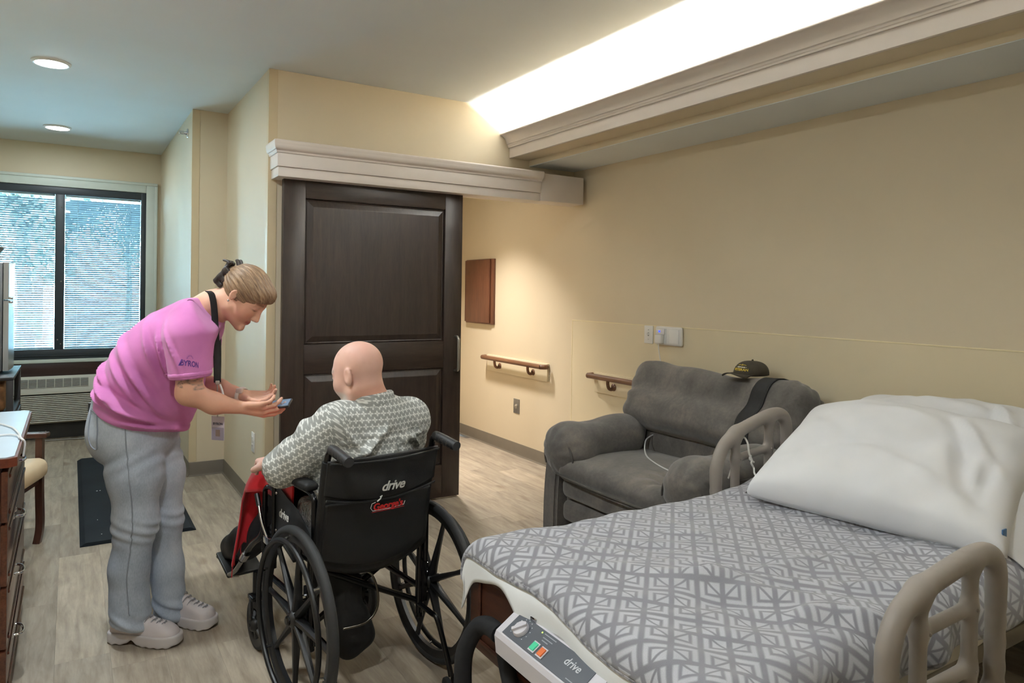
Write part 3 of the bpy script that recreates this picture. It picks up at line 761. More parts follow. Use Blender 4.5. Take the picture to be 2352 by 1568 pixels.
def fdoor(z0, z1):
    b = MB(); n = 12; pr = [(.002, -.24), (.030, -.24)]+[(.030+.012*math.sin(PI*k/n), -.24+.48*k/n) for k in range(1, n)]+[(.030, .24), (.002, .24)]
    return b.prism(pr, 2, z0, z1).build('door', M_FR, t, auto=.5)
d1 = fdoor(.02, .455); d2 = fdoor(.463, .692)
for d, z in ((d1, .447), (d2, .472)):
    MB().box((.030, -.238, z-.008), (.050, .0, z+.006), .004).build('door_handle', M_CHROME, d)
B('hinge_cover', (-.03, .16, .693), (.03, .235, .703), M_BLACKP, t, .003)
def bowlf(p):
    q = p-V3((-.46, 5.50, 1.60)); r = np.hypot(q[:, 0], q[:, 1]); return np.maximum(np.abs(np.hypot(r, q[:, 2]-.06)-.11)-.006, q[:, 2]-.045)
MB().lathe([(.05, 0), (.06, .004), (.10, .05), (.125, .085), (.127, .088), (.121, .086), (.095, .05), (.055, .01), (.002, .008)], (0, 0, 0), (0, 0, 1), 28)
o = MB().lathe([(.05, 0), (.06, .004), (.10, .05), (.125, .085), (.128, .09), (.120, .086), (.094, .052), (.055, .012), (.002, .010)], (-.485, 5.54, 1.563), (0, 0, 1), 28).build('bowl', mat('bowl_grey', (120, 124, 124), .35)); tag(o, 'grey bowl on top of the small fridge, cut by the left edge', 'bowl')
# ------------------------------------------------------------------ recliner against the right wall, facing the middle of the room
def suede():
    t = NT('grey_microsuede'); co = t.coord()
    n1 = t.noise(co, 5, 5, .6, .6); n2 = t.noise(co, 60, 4, .6)
    c = t.ramp(t.math('ADD', t.math('MULTIPLY', n1, .75), t.math('MULTIPLY', n2, .25)), [(.32, srgb(80, 77, 74)), (.5, srgb(100, 96, 92)), (.68, srgb(124, 116, 108))])
    t.base(c); t.set(rough=.92, spec=.12, sheen=.35); t.p.inputs['Sheen Roughness'].default_value = .5
    t.bump(t.math('ADD', t.math('MULTIPLY', n2, .5), t.noise(co, 420, 2)), .12, .003); return t.m
M_SUEDE = suede()
M_SEAM = mat('suede_piping', (84, 80, 76), .9, var=.1)
rc = thing('recliner', 'wide grey microsuede recliner against the right wall', 'recliner', (2.80, 2.76, 0))
RY0, RY1 = 2.14, 3.385
def rpart(name, fn, lo, hi, res=.011, it=2, parent=rc): return organic(name, fn, lo, hi, res, M_SUEDE, parent, it)
# outer side panels with a curved front edge
def side(y0, y1):
    b = MB(); pr = []
    for k in range(9):
        a = k/8; pr.append((2.335+.045*(a**3), .035+.54*a))
    pr += [(2.44, .60), (3.10, .60), (3.16, .56), (3.18, .035)]
    m = bmesh.new(); vs0 = [m.verts.new((x, y0, z)) for x, z in pr]; f0 = m.faces.new(vs0)
    r = bmesh.ops.extrude_face_region(m, geom=[f0]); bmesh.ops.translate(m, verts=[g for g in r['geom'] if isinstance(g, bmesh.types.BMVert)], vec=(0, y1-y0, 0))
    bmesh.ops.bevel(m, geom=[e for e in m.edges if abs(e.verts[0].co.y-e.verts[1].co.y) < 1e-5], offset=.016, segments=3, affect='EDGES')
    b.bm(m); return b.build('side_panel', M_SUEDE, rc, auto=.7, world=True)
side(3.255, RY1); side(RY0, RY0+.13)
for y in (2.2, 3.32):
    for x in (2.42, 3.1): MB().cyl((x, y, 0), (x, y, .045), .028, 14).build('foot', M_BLACKP, rc, world=True)
# padded arm rests
def arm(yc, s):
    def fn(p):
        x = p[:, 0]; top = .565+.012*np.sin((x-2.3)*3.2)
        q = p.copy(); q[:, 2] -= top-.55
        d = smin(rbox(q, (2.63, yc, .535), (.315, .125, .105), .095), ell(q, (2.42, yc-s*.012, .495), (.125, .15, .155)), .06)
        d = smin(d, ell(q, (2.80, yc, .59), (.17, .12, .07)), .05)
        cr = .0035*np.exp(-((x-2.335)/.05)**2)*np.cos((np.arctan2(q[:, 2]-.50, (q[:, 1]-yc)))*11)
        return d+cr+.004*wob(p, 22, 5)
    o = rpart('arm_pad', fn, (2.22, yc-.2, .30), (3.05, yc+.2, .76), .010)
    pts = []
    for k in range(19):
        a = -.35+k/18*(PI+.7); pts.append((2.345-.012*math.sin(a), yc-s*.01+.135*math.cos(a), .475+.135*math.sin(a)))
    MB().tube(spline(pts, 3), .0055, 8).build('piping', M_SEAM, o, world=True)
arm(3.25, 1); arm(2.27, -1)
# base and folded footrest panels
rpart('base', lambda p: rbox(p, (2.78, 2.76, .24), (.38, .50, .13), .03), (2.34, 2.2, .08), (3.2, 3.3, .4), .02)
rpart('footrest_panel', lambda p: rbox(p, (2.43, 2.76, .325), (.085, .465, .062), .045)+.003*wob(p, 18, 2), (2.3, 2.25, .24), (2.55, 3.28, .42))
rpart('footrest_panel', lambda p: rbox(p, (2.43, 2.76, .195), (.08, .465, .062), .04)+.003*wob(p, 18, 4), (2.3, 2.25, .11), (2.55, 3.28, .28))
# seat cushion with tufts and a lip
def seat(p):
    x, y = p[:, 0], p[:, 1]; u = (y-2.76)
    d = rbox(p, (2.66, 2.76, .425), (.345, .475, .065), .06)
    d = smin(d, ell(p, (2.62, 2.76, .455), (.26, .38, .055)), .06)
    for (cx, cy) in ((2.47, 2.52), (2.72, 2.52)): d = d+.03*np.exp(-((x-cx)**2+(y-cy)**2)/.0018)
    rad = np.arctan2(y-2.50, x-2.50); rr = np.hypot(x-2.50, y-2.50)
    return d+.005*np.cos(rad*9)*np.exp(-((rr-.09)/.07)**2)+.003*wob(p, 20, 9)
st = rpart('seat_cushion', seat, (2.26, 2.22, .32), (3.06, 3.30, .56), .010)
MB().tube(spline([(2.318, 3.215, .40), (2.305, 3.05, .398), (2.302, 2.76, .394), (2.305, 2.47, .398), (2.318, 2.30, .40)], 8), .006, 8).build('piping', M_SEAM, st, world=True)
# back: lower lumbar cushion and the big head cushion with rolled ends
T = basis((.26, 0, .966), (.966, 0, -.26))
rpart('lumbar_cushion', lambda p: rbox(p, (3.035, 2.76, .535), (.10, .50, .16), .08, T)+.004*wob(p, 15, 11), (2.76, 2.2, .36), (3.24, 3.32, .76), .012)
def back(p):
    y = p[:, 1]; u = (y-2.752)/.62
    q = p.copy(); sag = .02*np.exp(-((y-2.62)/.16)**2)-.012*np.exp(-((y-3.2)/.10)**2)
    q[:, 2] += sag*np.clip((p[:, 2]-.75)/.2, 0, 1)
    T2 = basis((.30, 0, .954), (.954, 0, -.30))
    tap = 1-.18*np.clip(np.abs(u)-.8, 0, 1)
    d = rbox(q, (3.045, 2.752, .785), (.115, .615, .205), .10, T2)
    d = smin(d, rbox(q, (2.940, 2.752, .725), (.080, .565, .098), .075, T2), .06)
    rr = np.hypot((p[:, 0]-3.04)*1.2, p[:, 2]-.77)
    th = np.arctan2(p[:, 2]-.77, p[:, 0]-3.04)
    pl = .007*np.cos(th*10)*(np.exp(-((y-2.20)/.05)**2)+np.exp(-((y-3.31)/.05)**2))*np.clip(rr/.1, 0, 1)
    fold = .012*np.exp(-((y-(2.215-.25*(p[:, 2]-.9)))/.016)**2)*np.clip((p[:, 2]-.82)/.06, 0, 1)
    return d+pl+fold+.004*wob(p, 11, 21)+.003*wob(p, 26, 22)
bk_ = rpart('head_cushion', back, (2.82, 2.02, .50), (3.30, 3.48, 1.06), .011)
rpart('back_frame', lambda p: rbox(p, (3.185, 2.76, .60), (.055, .575, .30), .04, basis((.12, 0, .99), (.99, 0, -.12))), (3.05, 2.12, .26), (3.285, 3.4, .95), .02)
# black strap over the head cushion
spts = [(2.868, 2.40, .62), (2.862, 2.395, .70), (2.878, 2.39, .78), (2.915, 2.382, .875), (2.965, 2.372, .945), (3.02, 2.366, .978), (3.075, 2.362, .990), (3.13, 2.356, .992), (3.19, 2.35, .975), (3.235, 2.345, .92), (3.25, 2.34, .8)]
sp = [Vector(q) for q in spline(spts, 6)]
# lay it on the cushion: push each point out of the surface
def settle(pts, fn, off, it=14):
    r = np.array([q[:] for q in pts], np.float32); E = np.eye(3, dtype=np.float32)*.004
    for _ in range(it):
        d0 = fn(r); g = np.stack([fn(r+E[i]) for i in range(3)], 1)-d0[:, None]; n = np.maximum(np.linalg.norm(g, axis=1), .0016)
        r = r-(g/n[:, None])*((d0-off)/np.maximum(n/.004, .6))[:, None]
    return [Vector(q.tolist()) for q in r]
def ribbon(name, pts, wdir, half, thick, material, parent=None, fn=None, off=.004, ncol=6, world=True):
    n = ncol+1; N = len(pts); v = [q+Vector(wdir)*half*(2*k/ncol-1) for q in pts for k in range(n)]
    if fn is not None: v = settle(v, fn, off)
    f = [(i*n+k, i*n+k+1, (i+1)*n+k+1, (i+1)*n+k) for i in range(N-1) for k in range(ncol)]
    o = mk(name, v, f, material, parent, world=world)
    m = o.modifiers.new('solid', 'SOLIDIFY'); m.thickness = thick; m.offset = 0
    return o
M_STRAP = mat('black_webbing', (30, 29, 30), .8, var=.15, scale=40, bump=.15, bscale=500)
o = ribbon('strap', sp, (0, 1, 0), .048, .004, M_STRAP, None, back, .005); tag(o, 'wide black strap draped over the recliner head cushion', 'strap')
# white cord lying on the seat
c = MB().tube(spline([(3.10, 3.0, .60), (2.98, 3.10, .585), (2.90, 3.11, .565), (2.83, 3.06, .545), (2.76, 2.98, .517), (2.68, 2.86, .5165), (2.62, 2.72, .5165), (2.58, 2.58, .517), (2.55, 2.46, .52)], 8), .0042, 8).build('charging_cord', mat('cord_white', (214, 214, 214), .45))
tag(c, 'white cord trailing down onto the recliner seat', 'cord')

# ------------------------------------------------------------------ cap on top of the recliner
M_CAP = mat('cap_cloth', (62, 55, 44), .85, var=.18, scale=30, bump=.2, bscale=400); M_CAPY = mat('cap_thread', (214, 186, 66), .7); M_CAPL = mat('cap_thread_white', (222, 220, 200), .7)
cp_ = thing('baseball_cap', 'dark veteran cap with yellow lettering on top of the recliner', 'cap', (3.11, 2.545, .985))
# dome faces the camera side (-x, +y); brim points to the left
fx = Vector((-1, -.05, 0)).normalized(); fy = Vector((-fx.y, fx.x, 0))
def capp(u, w, z): return Vector((0, 0, 0))+fx*u+fy*w+Vector((0, 0, z))
vs = []; fs = []; n, m = 28, 9
def dome(a, t):
    r = math.cos(t)**.75; return (.108*r*math.cos(a)-.012*math.sin(t), .084*r*math.sin(a), .004+.074*math.sin(t)**.9*(1+.10*math.cos(a)*math.cos(t)))
for i in range(m+1):
    for k in range(n): vs.append(capp(*dome(2*PI*k/n, i/m*PI/2*.995)))
for i in range(m):
    for k in range(n): fs.append((i*n+k, i*n+(k+1) % n, (i+1)*n+(k+1) % n, (i+1)*n+k))
fs.append(tuple(m*n+k for k in range(n)))
o = mk('crown', vs, fs, M_CAP, cp_); md = o.modifiers.new('s', 'SOLIDIFY'); md.thickness = .003
vs = []; fs = []; nb, mb = 20, 6
for i in range(mb+1):
    for k in range(nb+1):
        a = -1.15+2.3*k/nb; s = i/mb; ru = .094+.075*s*math.cos(a*.85); 
        vs.append(capp((.104*math.cos(a))*(1-s)+s*(.192*math.cos(a*.62)-.004), .078*math.sin(a)*(1+.05*s), .008-.030*s*s*abs(math.sin(a))**1.5+.014*s))
for i in range(mb):
    for k in range(nb): q = i*(nb+1)+k; fs.append((q, q+1, q+nb+2, q+nb+1))
o = mk('brim', vs, fs, M_CAP, cp_); md = o.modifiers.new('s', 'SOLIDIFY'); md.thickness = .004
def ondome(x, y, z, c0=.20, a0=.06):
    a = a0+x/.086; t = c0+y/.095; p = dome(a, t); q = Vector(p); nn = Vector((math.cos(a)*math.cos(t), math.sin(a)*math.cos(t), math.sin(t))).normalized()
    q = q+nn*(.0022+z); return capp(*q)[:]
text('lettering', 'VETERAN', .021, None, M_CAPY, cp_, bold=.0006, fn=lambda x, y, z: ondome(x, y, z, .36))
text('small_lettering', '\u2022 VIETNAM \u2022', .012, None, M_CAPL, cp_, bold=.0004, fn=lambda x, y, z: ondome(x, y+.017, z, .36))
b = MB()
for s in (-1, 1): b.tube([ondome(s*.003, .034, 0, .36), ondome(s*.018, .036, 0, .36), ondome(s*.027, .031, 0, .36)], .0016, 6)
b.tube([ondome(0, .030, 0, .36), ondome(0, .042, 0, .36)], .0022, 6).build('emblem', M_CAPY, cp_)
MB().sphere(capp(-.012, 0, .080)[:], .006, n=10, m=6).build('button', M_CAP, cp_)
# ------------------------------------------------------------------ hospital bed
M_BEDW = wood('bed_wood', (50, 27, 19), (78, 44, 30), 'Y', .35); M_BEDF = mat('bed_metal', (120, 112, 100), .45, .3); M_RAILP = mat('rail_plastic', (146, 138, 131), .5, var=.02, bump=.05, bscale=500)
bed = thing('hospital_bed', 'hospital bed with a dark wooden footboard and a mattress', 'bed', (2.12, 1.48, 0))
MY0, MY1, MX0, MX1 = 1.0, 1.96, 1.15, 3.17
fb = B('footboard', (1.098-2.12, MY0-1.48-.02, .285), (1.126-2.12, MY1-1.48+.03, .583), M_BEDW, bed, .006)
# recessed panel molding on the footboard
b = MB(); x = 1.098-2.12
for a, c in (((x-.006, -.43, .525), (x, .45, .54)), ((x-.006, -.43, .315), (x, .45, .33)), ((x-.006, -.43, .33), (x, -.415, .525)), ((x-.006, .435, .33), (x, .45, .525))): b.box(a, c, .003, 2)
b.build('panel_molding', M_BEDW, fb)
B('headboard', (3.205-2.12, -.52, .35), (3.235-2.12, .54, .865), M_BEDW, bed, .006)
B('bed_frame', (1.14-2.12, -.42, .30), (3.18-2.12, .42, .36), M_BEDF, bed, .01)
for sx in (1.25, 3.05):
    for sy in (-.40, .42):
        MB().box((sx-2.12-.025, sy-.025, .09), (sx-2.12+.025, sy+.025, .30), .004).build('bed_leg', M_BEDF, bed)
        cs = MB().cyl((sx-2.12, sy-.018, .045), (sx-2.12, sy+.018, .045), .045, 20).build('caster', M_BLACKP, bed)
def mtop(x): return .600+np.where(x > 2.12, .17*(x-2.12)-.02*(1-np.exp(-(x-2.12)*8)), 0)
def mattress(p):
    x = p[:, 0]; q = p.copy(); q[:, 2] -= mtop(x)-.60
    return rbox(q, ((MX0+MX1)/2, (MY0+MY1)/2, .49), ((MX1-MX0)/2, (MY1-MY0)/2, .11), .05)
M_SHEET2 = mat('bed_sheet', (226, 228, 230), .85, var=.02, bump=.06, bscale=90)
M_MATT = mat('mattress_cover', (205, 200, 188), .6, var=.03)
organic('mattress', mattress, (1.08, .92, .34), (3.24, 2.04, .86), .02, M_MATT, bed)
# side rails
def siderail(x0, w, y, ztop, zbot, tilt, label):
    t = thing('bed_rail', label, 'bed rail', (x0+w/2, y, zbot), group='bed side rails')
    H = ztop-zbot
    def pt(u, v): return (x0+u*w, y, zbot+v*H+tilt*(u-.5)*w*max(0, min(1, (v-.2)/.5)))
    r = .0255
    L = [pt(.06, 0), pt(.045, .50), pt(.06, .70), pt(.14, .845), pt(.29, .925), pt(.5, .968), pt(.72, .995), pt(.87, .965), pt(.945, .86), pt(.955, .62), pt(.95, 0)]
    path = [q[:] for q in spline(L, 5)]
    def fn(p):
        q = p.copy(); q[:, 1] = y+(p[:, 1]-y)*1.15
        d = chain(q, path, [r]*len(path), .01)
        for u in (.28, .71): d = smin(d, cone(q, pt(u, .0), pt(u, .93), .021), .035)
        for v in (.30, .68): d = smin(d, cone(q, pt(.28, v), pt(.71, v), .018), .022)
        d = smin(d, rbox(q, pt(.5, .02), (w*.47, .022, H*.09), .02), .03)
        return d
    o = organic('rail_frame', fn, (x0-.08, y-.06, zbot-.09), (x0+w+.08, y+.06, ztop+.10), .0065, M_RAILP, t, 2)
    for u in (.30, .70):
        for v in (.30, .68):
            p_ = pt(u, v); MB().sphere((p_[0], y-.020, p_[2]), .005, n=8, m=6).build('screw', M_RAILP, o, world=True)
    for u in (.3, .7):
        p_ = pt(u, 0); s = 1 if y < 1.48 else -1
        MB().box((p_[0]-.03, y+s*.02, zbot-.06), (p_[0]+.03, y+s*.25, zbot-.02), .006).box((p_[0]-.02, y-.012, zbot-.06), (p_[0]+.02, y+.03, zbot+.05), .006).build('mount_bracket', M_BEDF, t, world=True)
siderail(1.49, .535, .865, .785, .40, .03, 'large taupe plastic bed rail in the right foreground')
siderail(2.235, .49, 2.015, .885, .44, .13, 'taupe plastic bed rail on the far side, by the recliner')

# ------------------------------------------------------------------ sheet and blanket
def blanket_mat():
    t = NT('fleece_blanket'); uv = t.coord('UV')
    w = t.vmath('ADD', uv, t.vmath('SCALE', t.vmath('SUBTRACT', t.node('ShaderNodeTexNoise').outputs['Color'], (.5, .5, .5)), scale=0.0))
    s = t.sep(t.vmath('SCALE', uv, scale=1/.066))
    k = .70711
    u = t.math('MULTIPLY', t.math('ADD', s[0], s[1]), k); v = t.math('MULTIPLY', t.math('SUBTRACT', s[1], s[0]), k)
    iu = t.math('FLOOR', u); iv = t.math('FLOOR', v)
    a = t.math('SUBTRACT', u, iu); b = t.math('SUBTRACT', v, iv)
    h1 = t.math('MODULO', t.math('ADD', t.math('ABSOLUTE', iu), t.math('MULTIPLY', t.math('ABSOLUTE', iv), 2)), 4)
    f1 = t.math('GREATER_THAN', t.math('MODULO', t.math('ADD', h1, .1), 2), 1); f2 = t.math('GREATER_THAN', h1, 1.5)
    flip = lambda q, f: t.math('ADD', q, t.math('MULTIPLY', f, t.math('SUBTRACT', 1, t.math('MULTIPLY', q, 2))))
    a2 = flip(a, f1); b2 = flip(b, f2)
    m = t.math('MAXIMUM', a2, b2); n = t.math('MINIMUM', a2, b2)
    def sstep(x, e0, e1): 
        z = t.node('ShaderNodeMapRange', interpolation_type='SMOOTHSTEP'); t.put(z.inputs[0], x); z.inputs[1].default_value = e0; z.inputs[2].default_value = e1; return z.outputs[0]
    wid = .05
    def band(x, lo, hi): return t.math('MULTIPLY', sstep(x, lo-wid, lo+wid), t.math('SUBTRACT', 1, sstep(x, hi-wid, hi+wid)))
    ell_ = t.math('MULTIPLY', band(m, .71, .89), sstep(n, .08, .16))
    inner = t.math('MULTIPLY', t.math('SUBTRACT', 1, sstep(m, .55, .62)), sstep(n, .07, .14))
    dg = t.math('ABSOLUTE', t.math('SUBTRACT', t.math('ADD', a2, b2), .70))
    inner = t.math('MULTIPLY', inner, sstep(dg, .03, .10))
    pat = t.math('MAXIMUM', ell_, inner, clamp=True)
    fz = t.noise(uv, 420, 3); soft = t.noise(uv, 9, 3)
    pat = t.math('MULTIPLY', pat, t.math('ADD', .55, t.math('MULTIPLY', soft, .7)), clamp=True)
    c = t.mix(pat, srgb(134, 134, 141), srgb(194, 195, 202))
    c = t.mix(t.math('MULTIPLY', t.math('SUBTRACT', fz, .35), .5, clamp=True), c, srgb(112, 112, 120))
    t.base(c); t.set(rough=.95, spec=.08, sheen=.4); t.bump(t.math('ADD', t.math('MULTIPLY', pat, .5), fz), .22, .004); return t.m
M_BLANK = blanket_mat()
def sm(x): x = np.clip(x, 0, 1); return x*x*(3-2*x)
def drape(name, material, X0, X1, V0, V1, lift, foot, wr, label, thick, res=.0105, hem=None, footfn=None, sidedrop=(.16, .14)):
    """cloth over the mattress: s runs head-wards, v across; both spill over the edges"""
    nu = int((X1-X0)/res); nv = int((V1-V0)/res)
    s, v = np.meshgrid(np.linspace(X0, X1, nu), np.linspace(V0, V1, nv), indexing='ij')
    if footfn is not None: s = s+footfn(v)*np.clip((X0+.6-s)/.6, 0, 1)
    def over(c, lo, hi, R):
        """arc-length coordinate -> (position, drop) with rounded edges"""
        L = PI/2*R
        pos = np.clip(c, lo+R, hi-R); dn = np.zeros_like(c)
        for sgn, e in ((-1, lo+R), (1, hi-R)):
            d = (c-e)*sgn; th = np.clip(d/R, 0, PI/2); on = d > 0
            pos = np.where(on, e+sgn*R*np.sin(th), pos); dn = np.where(on, R*(1-np.cos(th))+np.clip(d-L, 0, None), dn)
        return pos, dn
    x, dx = over(s, MX0-.066, 9, .05); y, dy = over(v, MY0-.035, MY1+.035, .06)
    z = mtop(x)+lift-np.maximum(dx, dy)-.35*np.minimum(dx, dy)
    P_ = np.stack([s.ravel(), v.ravel(), np.zeros(s.size)], 1).astype(np.float32)
    w1 = wob(P_, 9, 31).reshape(s.shape); w2 = wob(P_, 22, 32).reshape(s.shape); w3 = wob(P_*np.float32([1, .35, 1]), 48, 33).reshape(s.shape)
    cr_ = np.sin((s*.55+v*.83)*62+2.5*w1+1.5*w2)*np.exp(-((s-1.45)/.35)**2)
    z = z+wr*(.011*w1+.0075*w2+.0035*w3+.0035*cr_)
    # long soft folds fanning from the foot corner
    for (x0, y0, x1, y1, h, wd) in ((1.20, 1.62, 1.75, 1.05, .026, .045), (1.32, 1.40, 2.05, 1.02, .020, .04), (1.15, 1.80, 1.6, 1.40, .014, .04), (1.62, 1.32, 2.3, 1.22, .010, .028), (1.5, 1.1, 1.75, .98, .022, .03)):
        dxx, dyy = x1-x0, y1-y0; L = math.hypot(dxx, dyy); t_ = ((s-x0)*dxx+(v-y0)*dyy)/L/L; dd = ((s-x0)*dyy-(v-y0)*dxx)/L+.03*np.sin(t_*5)
        z = z+wr*h*np.exp(-(dd/wd)**2)*sm(t_*3+.3)*sm((1.15-t_)*3)
    side = np.clip(dy, 0, None)
    y = y+np.where(v > 1.5, 1, -1)*sm(side/.1)*(.012+.014*np.sin(s*17+w1*2))
    x = x-sm(np.clip(dx, 0, None)/.08)*(.006+.008*np.sin(v*15+1))
    if hem is not None: z = z+hem(s, v)
    V = np.stack([x.ravel(), y.ravel(), z.ravel()], 1)
    ii = np.arange(nu*nv).reshape(nu, nv); F = np.stack([ii[:-1, :-1].ravel(), ii[1:, :-1].ravel(), ii[1:, 1:].ravel(), ii[:-1, 1:].ravel()], 1)
    o = mk(name, V, F, material, uv=np.stack([s.ravel(), v.ravel()], 1))
    m = o.modifiers.new('solid', 'SOLIDIFY'); m.thickness = thick; m.offset = 1
    o['edge'] = 0; del o['edge']
    return o, V.reshape(nu, nv, 3)
o, _g = drape('bed_sheet', M_SHEET2, MX0-.205, 3.14, MY0-.10, MY1+.10, .006, 0, .35, '', .003, res=.014, footfn=lambda v: .02+.085*np.exp(-((v-1.80)/.14)**2)+.05*np.exp(-((v-1.5)/.10)**2)-.03*np.exp(-((v-1.62)/.05)**2)-.06*np.exp(-((v-2.02)/.05)**2)+.012*np.sin(v*23))
tag(o, 'white bed sheet spilling over the footboard under the blanket', 'sheet')
o, _g = drape('fleece_blanket', M_BLANK, MX0-.085, 3.02, MY0-.14, MY1+.13, .016, 0, 1.0, '', .009, footfn=lambda v: .012*np.sin(v*9)+.02*(v-1.5))
tag(o, 'grey and white fleece blanket with a geometric pattern spread over the bed', 'blanket')
hm = NT('blanket_hem'); hm.base(hm.ramp(hm.noise(hm.coord(), 70, 3), [(.38, srgb(104, 104, 112)), (.6, srgb(176, 176, 184))])); hm.set(rough=.95, spec=.08, sheen=.4); hm.bump(hm.noise(hm.coord(), 420, 2), .4, .004)
MB().tube([q.tolist() for q in _g[0, ::2]], .0095, 10).build('rolled_hem', hm.m, o); MB().tube([q.tolist() for q in _g[::2, -1]], .008, 8).build('side_hem', hm.m, o); MB().tube([q.tolist() for q in _g[::2, 0]], .008, 8).build('side_hem', hm.m, o)
# ------------------------------------------------------------------ pillows
def cotton():
    t = NT('pillow_cotton'); co = t.coord(); t.base(t.ramp(t.noise(co, 3, 3), [(.3, srgb(226, 227, 230)), (.7, srgb(238, 238, 240))])); t.set(rough=.85, spec=.2, sheen=.15)
    t.bump(t.math('ADD', t.noise(co, 700, 2), t.noise(co, 26, 3, .5, 1.0)), .10, .006); return t.m
M_COT = cotton()
def pillow(name, c, ax, ay, az, hx, hy, hz, label, seed, tag_side=True):
    """ax runs along the width, ay along the depth, az is up"""
    A = np.array([Vector(ax).normalized()[:], (0, 0, 0), (0, 0, 0)]); a = Vector(ax).normalized(); n = Vector(az).normalized(); n = (n-a*n.dot(a)).normalized(); d = n.cross(a)
    N, M_ = 64, 48; u, v = np.meshgrid(np.linspace(-1, 1, N), np.linspace(-1, 1, M_), indexing='ij')
    prof = (np.clip(1-np.abs(u)**3.4, 0, 1)*np.clip(1-np.abs(v)**3.0, 0, 1))**.42
    pin = 1-.055*(1-u*u)*np.abs(v)**6*1.0; pinv = 1-.07*(1-v*v)*np.abs(u)**6
    X = u*hx*pinv; Y = v*hy*pin
    Q = np.stack([X.ravel(), Y.ravel(), np.zeros(X.size)], 1).astype(np.float32)
    wr = wob(Q, 9, seed).reshape(X.shape)*.018+wob(Q, 20, seed+1).reshape(X.shape)*.010+.005*wob(Q, 45, seed+2).reshape(X.shape)
    crease = sum(h*np.exp(-(((X-x0)*math.sin(b)+(Y-y0)*math.cos(b)+.02*np.sin(((X-x0)*math.cos(b)-(Y-y0)*math.sin(b))*12))/w)**2)*np.exp(-(((X-x0)*math.cos(b)-(Y-y0)*math.sin(b))/ln)**2)
        for (x0, y0, b, w, ln, h) in ((hx*.55, -.02, 1.1, .024, .18, -.036), (hx*.62, .06, .7, .020, .16, .026), (hx*.35, -hy*.5, .25, .02, .2, .012), (-hx*.2, -.05, -.35, .03, .25, -.018), (hx*.75, -.08, 1.35, .018, .1, -.026), (-hx*.6, .02, .5, .025, .18, .014), (hx*.1, .12, .1, .03, .3, .014)))
    top = prof*(hz+wr*1.4)+crease*prof; bot = -prof*(hz*.62+wr*.4)
    W = lambda Z: np.array(c)+np.outer(X.ravel(), a[:])+np.outer(Y.ravel(), d[:])+np.outer(Z.ravel(), n[:])
    V = np.concatenate([W(top), W(bot)]); ii = np.arange(N*M_).reshape(N, M_)
    q = np.stack([ii[:-1, :-1].ravel(), ii[1:, :-1].ravel(), ii[1:, 1:].ravel(), ii[:-1, 1:].ravel()], 1)
    o_ = mk(name, V, np.concatenate([q, q[:, ::-1]+N*M_]), M_COT)
    b_ = bmesh.new(); b_.from_mesh(o_.data); bmesh.ops.remove_doubles(b_, verts=b_.verts, dist=.0006); b_.to_mesh(o_.data); b_.free()
    return o_

o = pillow('pillow', (2.90, 1.50, .835), (.02, -1, 0), None, (-.30, 0, .95), .43, .30, .125, '', 51); tag(o, 'white pillow at the back, against the headboard', 'pillow', 'pillows on the bed')
pl = pillow('pillow', (2.555, 1.445, .79), (.16, -.985, 0), None, (-.40, -.02, .915), .425, .325, .145, '', 61); tag(pl, 'large white pillow in front, leaning on the other pillow', 'pillow', 'pillows on the bed')
# open end of the front pillow case, hanging to the near side
def flap():
    N, M_ = 26, 16; u, v = np.meshgrid(np.linspace(0, 1, N), np.linspace(0, 1, M_), indexing='ij')   # u along the depth, v outwards
    p0, p1 = np.array((2.375, 1.055, .672)), np.array((2.85, 1.125, .865))
    B_ = p0[None, None]*(1-u[..., None])+p1[None, None]*u[..., None]
    bow = .05*np.sin(u*PI)**1.0
    out = np.stack([.02*v, -.115*v, -.045*v-.10*v*v*(.25+.75*u)+bow*(1-v*.5)+.010*np.sin(u*16+v*3)*v], -1)
    V = (B_+out).reshape(-1, 3); ii = np.arange(N*M_).reshape(N, M_); q = np.stack([ii[:-1, :-1].ravel(), ii[1:, :-1].ravel(), ii[1:, 1:].ravel(), ii[:-1, 1:].ravel()], 1)
    o = mk('case_flap', V, q, M_COT, pl); m = o.modifiers.new('s', 'SOLIDIFY'); m.thickness = .003
flap()
MB().box((2.36, 1.004, .70), (2.385, 1.008, .73), .001).build('care_tag', mat('tag_blue', (78, 116, 158), .6), pl)

# ------------------------------------------------------------------ mattress pump hooked on the footboard
M_PUMP = mat('pump_white', (206, 203, 210), .4, var=.015); M_PFACE = mat('pump_face', (84, 88, 96), .42, var=.02)
pu = thing('mattress_pump', 'white mattress pump with a grey control panel hung on the footboard', 'pump', (1.045, 1.475, .31))
# cross-section in x,z: sloping panel on top
pr = [(-.020, .095), (-.034, .105), (-.040, .155), (-.034, .168), (.036, .212), (.046, .205), (.048, .095)]
MB().prism(pr, 1, -.205, .205).build('pump_body', M_PUMP, pu, auto=.5)
a0, a1 = Vector((-.036, 0, .1684)), Vector((.0375, 0, .2128)); su = (a1-a0).normalized(); pn = Vector((-su.z, 0, su.x))
def onp(y, s, h=0): return a0+su*s+Vector((0, y, 0))+pn*h
def slab(name, y0, y1, s0, s1, h0, h1, m, parent=pu):
    vs = [onp(y, s, h) for h in (h0, h1) for s in (s0, s1) for y in (y0, y1)]
    return MB().add(vs, [(0, 1, 3, 2), (4, 6, 7, 5), (0, 4, 5, 1), (2, 3, 7, 6), (0, 2, 6, 4), (1, 5, 7, 3)]).build(name, m, parent, smooth=False)
face = slab('control_panel', -.165, .178, .006, .079, .0, .0012, M_PFACE)
M_INK = mat('panel_ink', (196, 198, 204), .5)
kb = onp(.128, .042, .0012); kn = MB().lathe([(.024, 0), (.0235, .006), (.021, .010), (.001, .0105)], kb, pn, 28)
